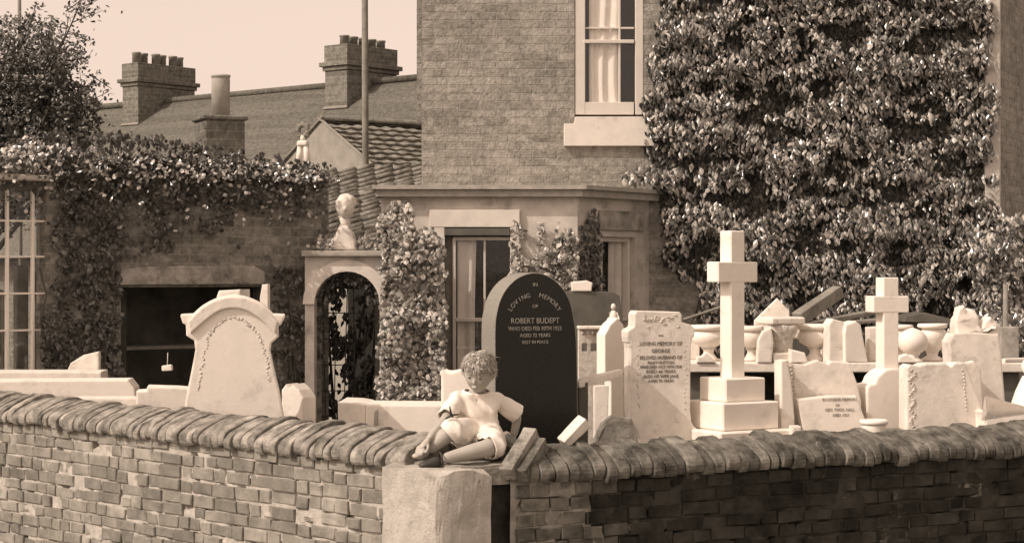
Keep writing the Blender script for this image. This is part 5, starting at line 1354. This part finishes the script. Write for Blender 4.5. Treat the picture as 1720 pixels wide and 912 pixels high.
# head, shaped in its own frame: -y is the face
HT = Matrix.Translation(hc) @ rot('Z', -14) @ rot('X', 16) @ rot('Y', 5)
hd = B(); q = bmesh.ops.create_icosphere(hd, subdivisions=4, radius=1)
for v in hd.verts:
    x, y, z = v.co
    w_ = .073; d_ = .086; h_ = .102
    if z < 0: w_ *= 1 - .30 * (-z) ** 1.4; d_ *= 1 - .10 * (-z) ** 1.5
    c = Vector((x * w_, y * d_, z * h_))
    # face planes: eye hollows, cheeks, brow
    for sx in (-1, 1):
        e2 = (c - Vector((sx * .027, -.077, .002))).length; c.y += .010 * math.exp(-(e2 / .015) ** 2)
        e3 = (c - Vector((sx * .034, -.066, -.030))).length; c.y -= .007 * math.exp(-(e3 / .022) ** 2)
    e4 = (c - Vector((0, -.08, -.085))).length; c.y -= .010 * math.exp(-(e4 / .02) ** 2)
    v.co = c
blob(hd, (0, -.088, -.022), (.010, .013, .012), sub=2); tube(hd, [(0, -.078, .004), (0, -.086, -.012), (0, -.092, -.024)], [.006, .008, .009], 8)
blob(hd, (0, -.0815, -.050), (.018, .008, .005), sub=2); blob(hd, (0, -.080, -.059), (.015, .009, .006), sub=2)
for sx in (-1, 1):
    blob(hd, (sx * .071, .006, -.012), (.009, .017, .025), mtx=rot('Z', sx * 20), sub=2); blob(hd, (sx * .0275, -.0745, .001), (.0125, .009, .009), sub=2)
bmesh.ops.transform(hd, matrix=HT, verts=hd.verts); join(body, hd)
def hand(wr, fdir, up, side, curl, spread=.5, s=.72):
    """palm with four unequal curled fingers and a thumb leaving the side of the palm; s scales an adult hand"""
    f = fdir.normalized(); u = (up - f * up.dot(f)).normalized(); r = f.cross(u).normalized() * side
    b = skin_mesh([[(wr - f * .015, .021 * s * 1.2), (wr + f * .02 * s, (.030 * s, .020 * s)), (wr + f * .06 * s, (.038 * s, .016 * s)), (wr + f * .082 * s, (.036 * s, .013 * s))]], 2)
    for i, (L_, ox) in enumerate(((.068, -.030), (.078, -.010), (.073, .010), (.058, .029))):
        p0 = wr + f * .066 * s + r * ox * s; d = (f + r * ox * spread * 6).normalized(); pts = [(p0, .0095 * s)]; p = p0; a = 0
        for k, seg in enumerate((.45, .32, .25)):
            a += curl * (1, 1.2, .9)[k]; dd = d * math.cos(a) - u * math.sin(a); p = p + dd * L_ * s * seg * 1.25; pts.append((p, (.0095, .0086, .0072)[k] * s))
        join(b, skin_mesh([pts], 1))
    p0 = wr + f * .022 * s - r * .022 * s; p1 = p0 - r * .026 * s + f * .022 * s - u * .006 * s; p2 = p1 + f * .028 * s - r * .006 * s - u * .008 * s; p3 = p2 + f * .022 * s - u * .006 * s
    join(b, skin_mesh([[(p0, .013 * s), (p1, .011 * s), (p2, .0095 * s), (p3, .008 * s)]], 1)); return b
join(body, hand(wrL, P(703, 755, 9.05) - wrL, Vector((-.2, -.5, .8)), 1, .45))
join(body, hand(wrR, Vector((-.25, -.25, -.6)), Vector((.8, -.3, .1)), -1, .35))
# bare foot of the far leg resting against the hand
def foot(an, toe, r=.024):
    an = Vector(an); toe = Vector(toe); d = (toe - an); L_ = d.length; d.normalize()
    b = skin_mesh([[(an, r), (an + d * L_ * .35 + Vector((0, 0, -.006)), (r * 1.15, r * .9)), (an + d * L_ * .7 + Vector((0, 0, -.012)), (r * 1.25, r * .65)), (toe + Vector((0, 0, -.014)), (r * .95, r * .45))]], 2)
    return b
toeL = P(694, 762, 9.03); join(body, foot(anL, toeL))
bd = remesh(body, .0048, 2)
obj('body', bd, M['skin'], boy, world=True, smooth=True)
# eyes, brows, lips as small inset pieces
for sx in (-1, 1):
    e = B(); blob(e, (sx * .0275, -.0805, -.0005), (.0085, .004, .0045), sub=2); bmesh.ops.transform(e, matrix=HT, verts=e.verts); obj('eye', e, M['face_dark'], boy, world=True, smooth=True)
    e = B(); tube(e, [(sx * .016, -.0835, .014), (sx * .028, -.083, .018), (sx * .042, -.073, .014)], [.002, .003, .002], 6); bmesh.ops.transform(e, matrix=HT, verts=e.verts); obj('eyebrow', e, M['hair'], boy, world=True, smooth=True)
e = B(); blob(e, (0, -.0865, -.0515), (.016, .0045, .0028), sub=2); blob(e, (0, -.0865, -.0575), (.013, .005, .0034), sub=2); bmesh.ops.transform(e, matrix=HT, verts=e.verts); obj('lips', e, M['lips'], boy, world=True, smooth=True)
# hair: cap with tousled locks
hb = B(); q = bmesh.ops.create_icosphere(hb, subdivisions=5, radius=1)
for v in hb.verts:
    x, y, z = v.co; c = Vector((x * .079, y * .091 + .005, z * .101 + .008))
    c *= 1 + .055 * noise.noise(Vector((x * 3.2, y * 3.2 + 2, z * 3.2))) + .04 * noise.noise(v.co * 9)
    v.co = c
dele = [v for v in hb.verts if (v.co.y < -.035 and v.co.z < .040 + .012 * noise.noise(v.co * 40)) or v.co.z < -.035 or (v.co.z < .0 and v.co.y < .0)]
bmesh.ops.delete(hb, geom=dele, context='VERTS')
rg = random.Random(77)
for i in range(760):
    th = rg.uniform(0, 6.283); ph = rg.uniform(.05, 1.45)
    if math.sin(th) < -.2 and ph > 1.15: continue
    n_ = Vector((math.cos(th) * math.sin(ph), math.sin(th) * math.sin(ph), math.cos(ph)))
    p0 = Vector((n_.x * .075, n_.y * .087 + .005, n_.z * .098 + .008))
    tdir = (Vector((n_.x * .6 + .5, n_.y * .4 - .5, -.75)) - n_ * .1).normalized(); tdir = (tdir - n_ * tdir.dot(n_)).normalized()
    sw = n_.cross(tdir) * rg.gauss(0, .22); L_ = rg.uniform(.03, .058)
    p1 = p0 + (tdir + sw) * L_ * .5 + n_ * .006; p2 = p0 + (tdir + sw * 1.6) * L_ + n_ * rg.uniform(-.002, .008)
    tube(hb, [p0, p1, p2], [.0032, .0030, .0008], 5)
bmesh.ops.transform(hb, matrix=HT, verts=hb.verts); obj('hair', hb, M['hair'], boy, world=True, smooth=True)
# shirt and shorts: loose shells cut open at hem, cuffs and neck
sl = lambda a, b, t: a.lerp(b, t)
def cloth(name, chains, cuts, folds, m, vox=.007, th=.005):
    b = remesh(skin_mesh(chains) if isinstance(chains, list) else chains, vox, 3); b.normal_update()
    for v in b.verts:
        p = v.co
        f = 1.3 * folds * noise.noise(Vector((p.x * 19 + p.z * 6, p.y * 19, p.z * 6))) + folds * .8 * noise.noise(Vector((p.x * 30 + p.z * 24, p.y * 30, p.z * 14)))
        v.co = p + v.normal * f
    for co, no, rad in cuts:
        no = no.normalized()
        r = bmesh.ops.bisect_plane(b, geom=b.verts[:] + b.edges[:] + b.faces[:], plane_co=co, plane_no=no, clear_outer=False)
        dl = [v for v in b.verts if (v.co - co).dot(no) > 1e-5 and (v.co - co).length < rad]
        bmesh.ops.delete(b, geom=dl, context='VERTS')
    o = obj(name, b, m, boy, world=True, smooth=True)
    so2 = o.modifiers.new('cloth', 'SOLIDIFY'); so2.thickness = th; so2.offset = 0
    return o
hem = pel + Vector((0, -.06, -.012))
cloth('shirt', [
    [(pel + Vector((0, -.03, -.09)), (.132, .122)), (pel + Vector((0, -.02, -.02)), (.122, .108)), (sp1, (.116, .100)), (sp2, (.114, .096)), (che, (.106, .092)), (nk0 + Vector((0, 0, -.008)), (.056, .050)), (nk1, .05)],
    [(che, .07), (shL, .047), (sl(shL, elL, .5), .046), (sl(shL, elL, 1.15), .058)],
    [(che, .07), (shR, .047), (sl(shR, elR, .6), .047), (sl(shR, elR, 1.3), .058)]],
    [(hem, Vector((.05, -.15, -1)), .30), (nk0 + Vector((0, -.01, .010)), Vector((0, -.35, 1)), .09), (sl(shL, elL, .82), elL - shL, .085), (sl(shR, elR, .95), elR - shR, .085)], .011, M['shirt'])
sb = B(); blob(sb, pel + Vector((0, 0, -.002)), (.112, .095, .088))
tube(sb, [pel + Vector((-.03, 0, 0)), hpL + Vector((0, 0, .002)), sl(hpL, knL, .6), knL + Vector((0, -.012, .004)), sl(knL, anL, .22), sl(knL, anL, .45)], [.08, .078, .070, .064, .060, .056], 20)
tube(sb, [pel + Vector((.03, 0, 0)), hpR, sl(hpR, knR, .6), knR + Vector((.01, .01, 0)), sl(knR, anR, .2)], [.08, .076, .072, .062, .058], 20)
cloth('shorts', sb, [(sl(knL, anL, .14), anL - knL, .12), (sl(knR, anR, .02) , anR - knR + Vector((0, -.10, 0)), .12)], .010, M['shorts'])
toeR = P(702, 777, 8.98)
sf = foot(anR + Vector((0, 0, -.006)), toeR, .031); sf = remesh(sf, .006, 2); obj('shoe', sf, M['shoe'], boy, world=True, smooth=True)
cb = B(); ax = (toeR - anR).normalized(); s1 = ax.cross(Vector((0, 0, 1))).normalized(); s2 = s1.cross(ax)
cen = anR + ax * .004
tube(cb, [cen + (s1 * math.cos(a) + s2 * math.sin(a)) * .034 for a in [2 * math.pi * i / 16 for i in range(17)]], .005, 6); obj('shoe_strap', cb, M['shoe'], boy, world=True, smooth=True)
# small dark toy at the elbow; its shape also stands for the sleeve's shadow
ty = P(758, 697, 9.10); bm = B()
tube(bm, [(-.028, 0, -.018), (0, 0, 0), (.036, 0, .004)], [.004, .006, .004], 6); tube(bm, [(-.008, 0, .045), (.0, 0, 0)], [.003, .007], 6); tube(bm, [(0, 0, 0), (.008, 0, -.012)], .004, 6)
o = obj('toy', bm, M['shoe']); tag(o, 'small dark three pronged twig toy held against the crook of the child\'s arm', 'toy'); o.location = ty
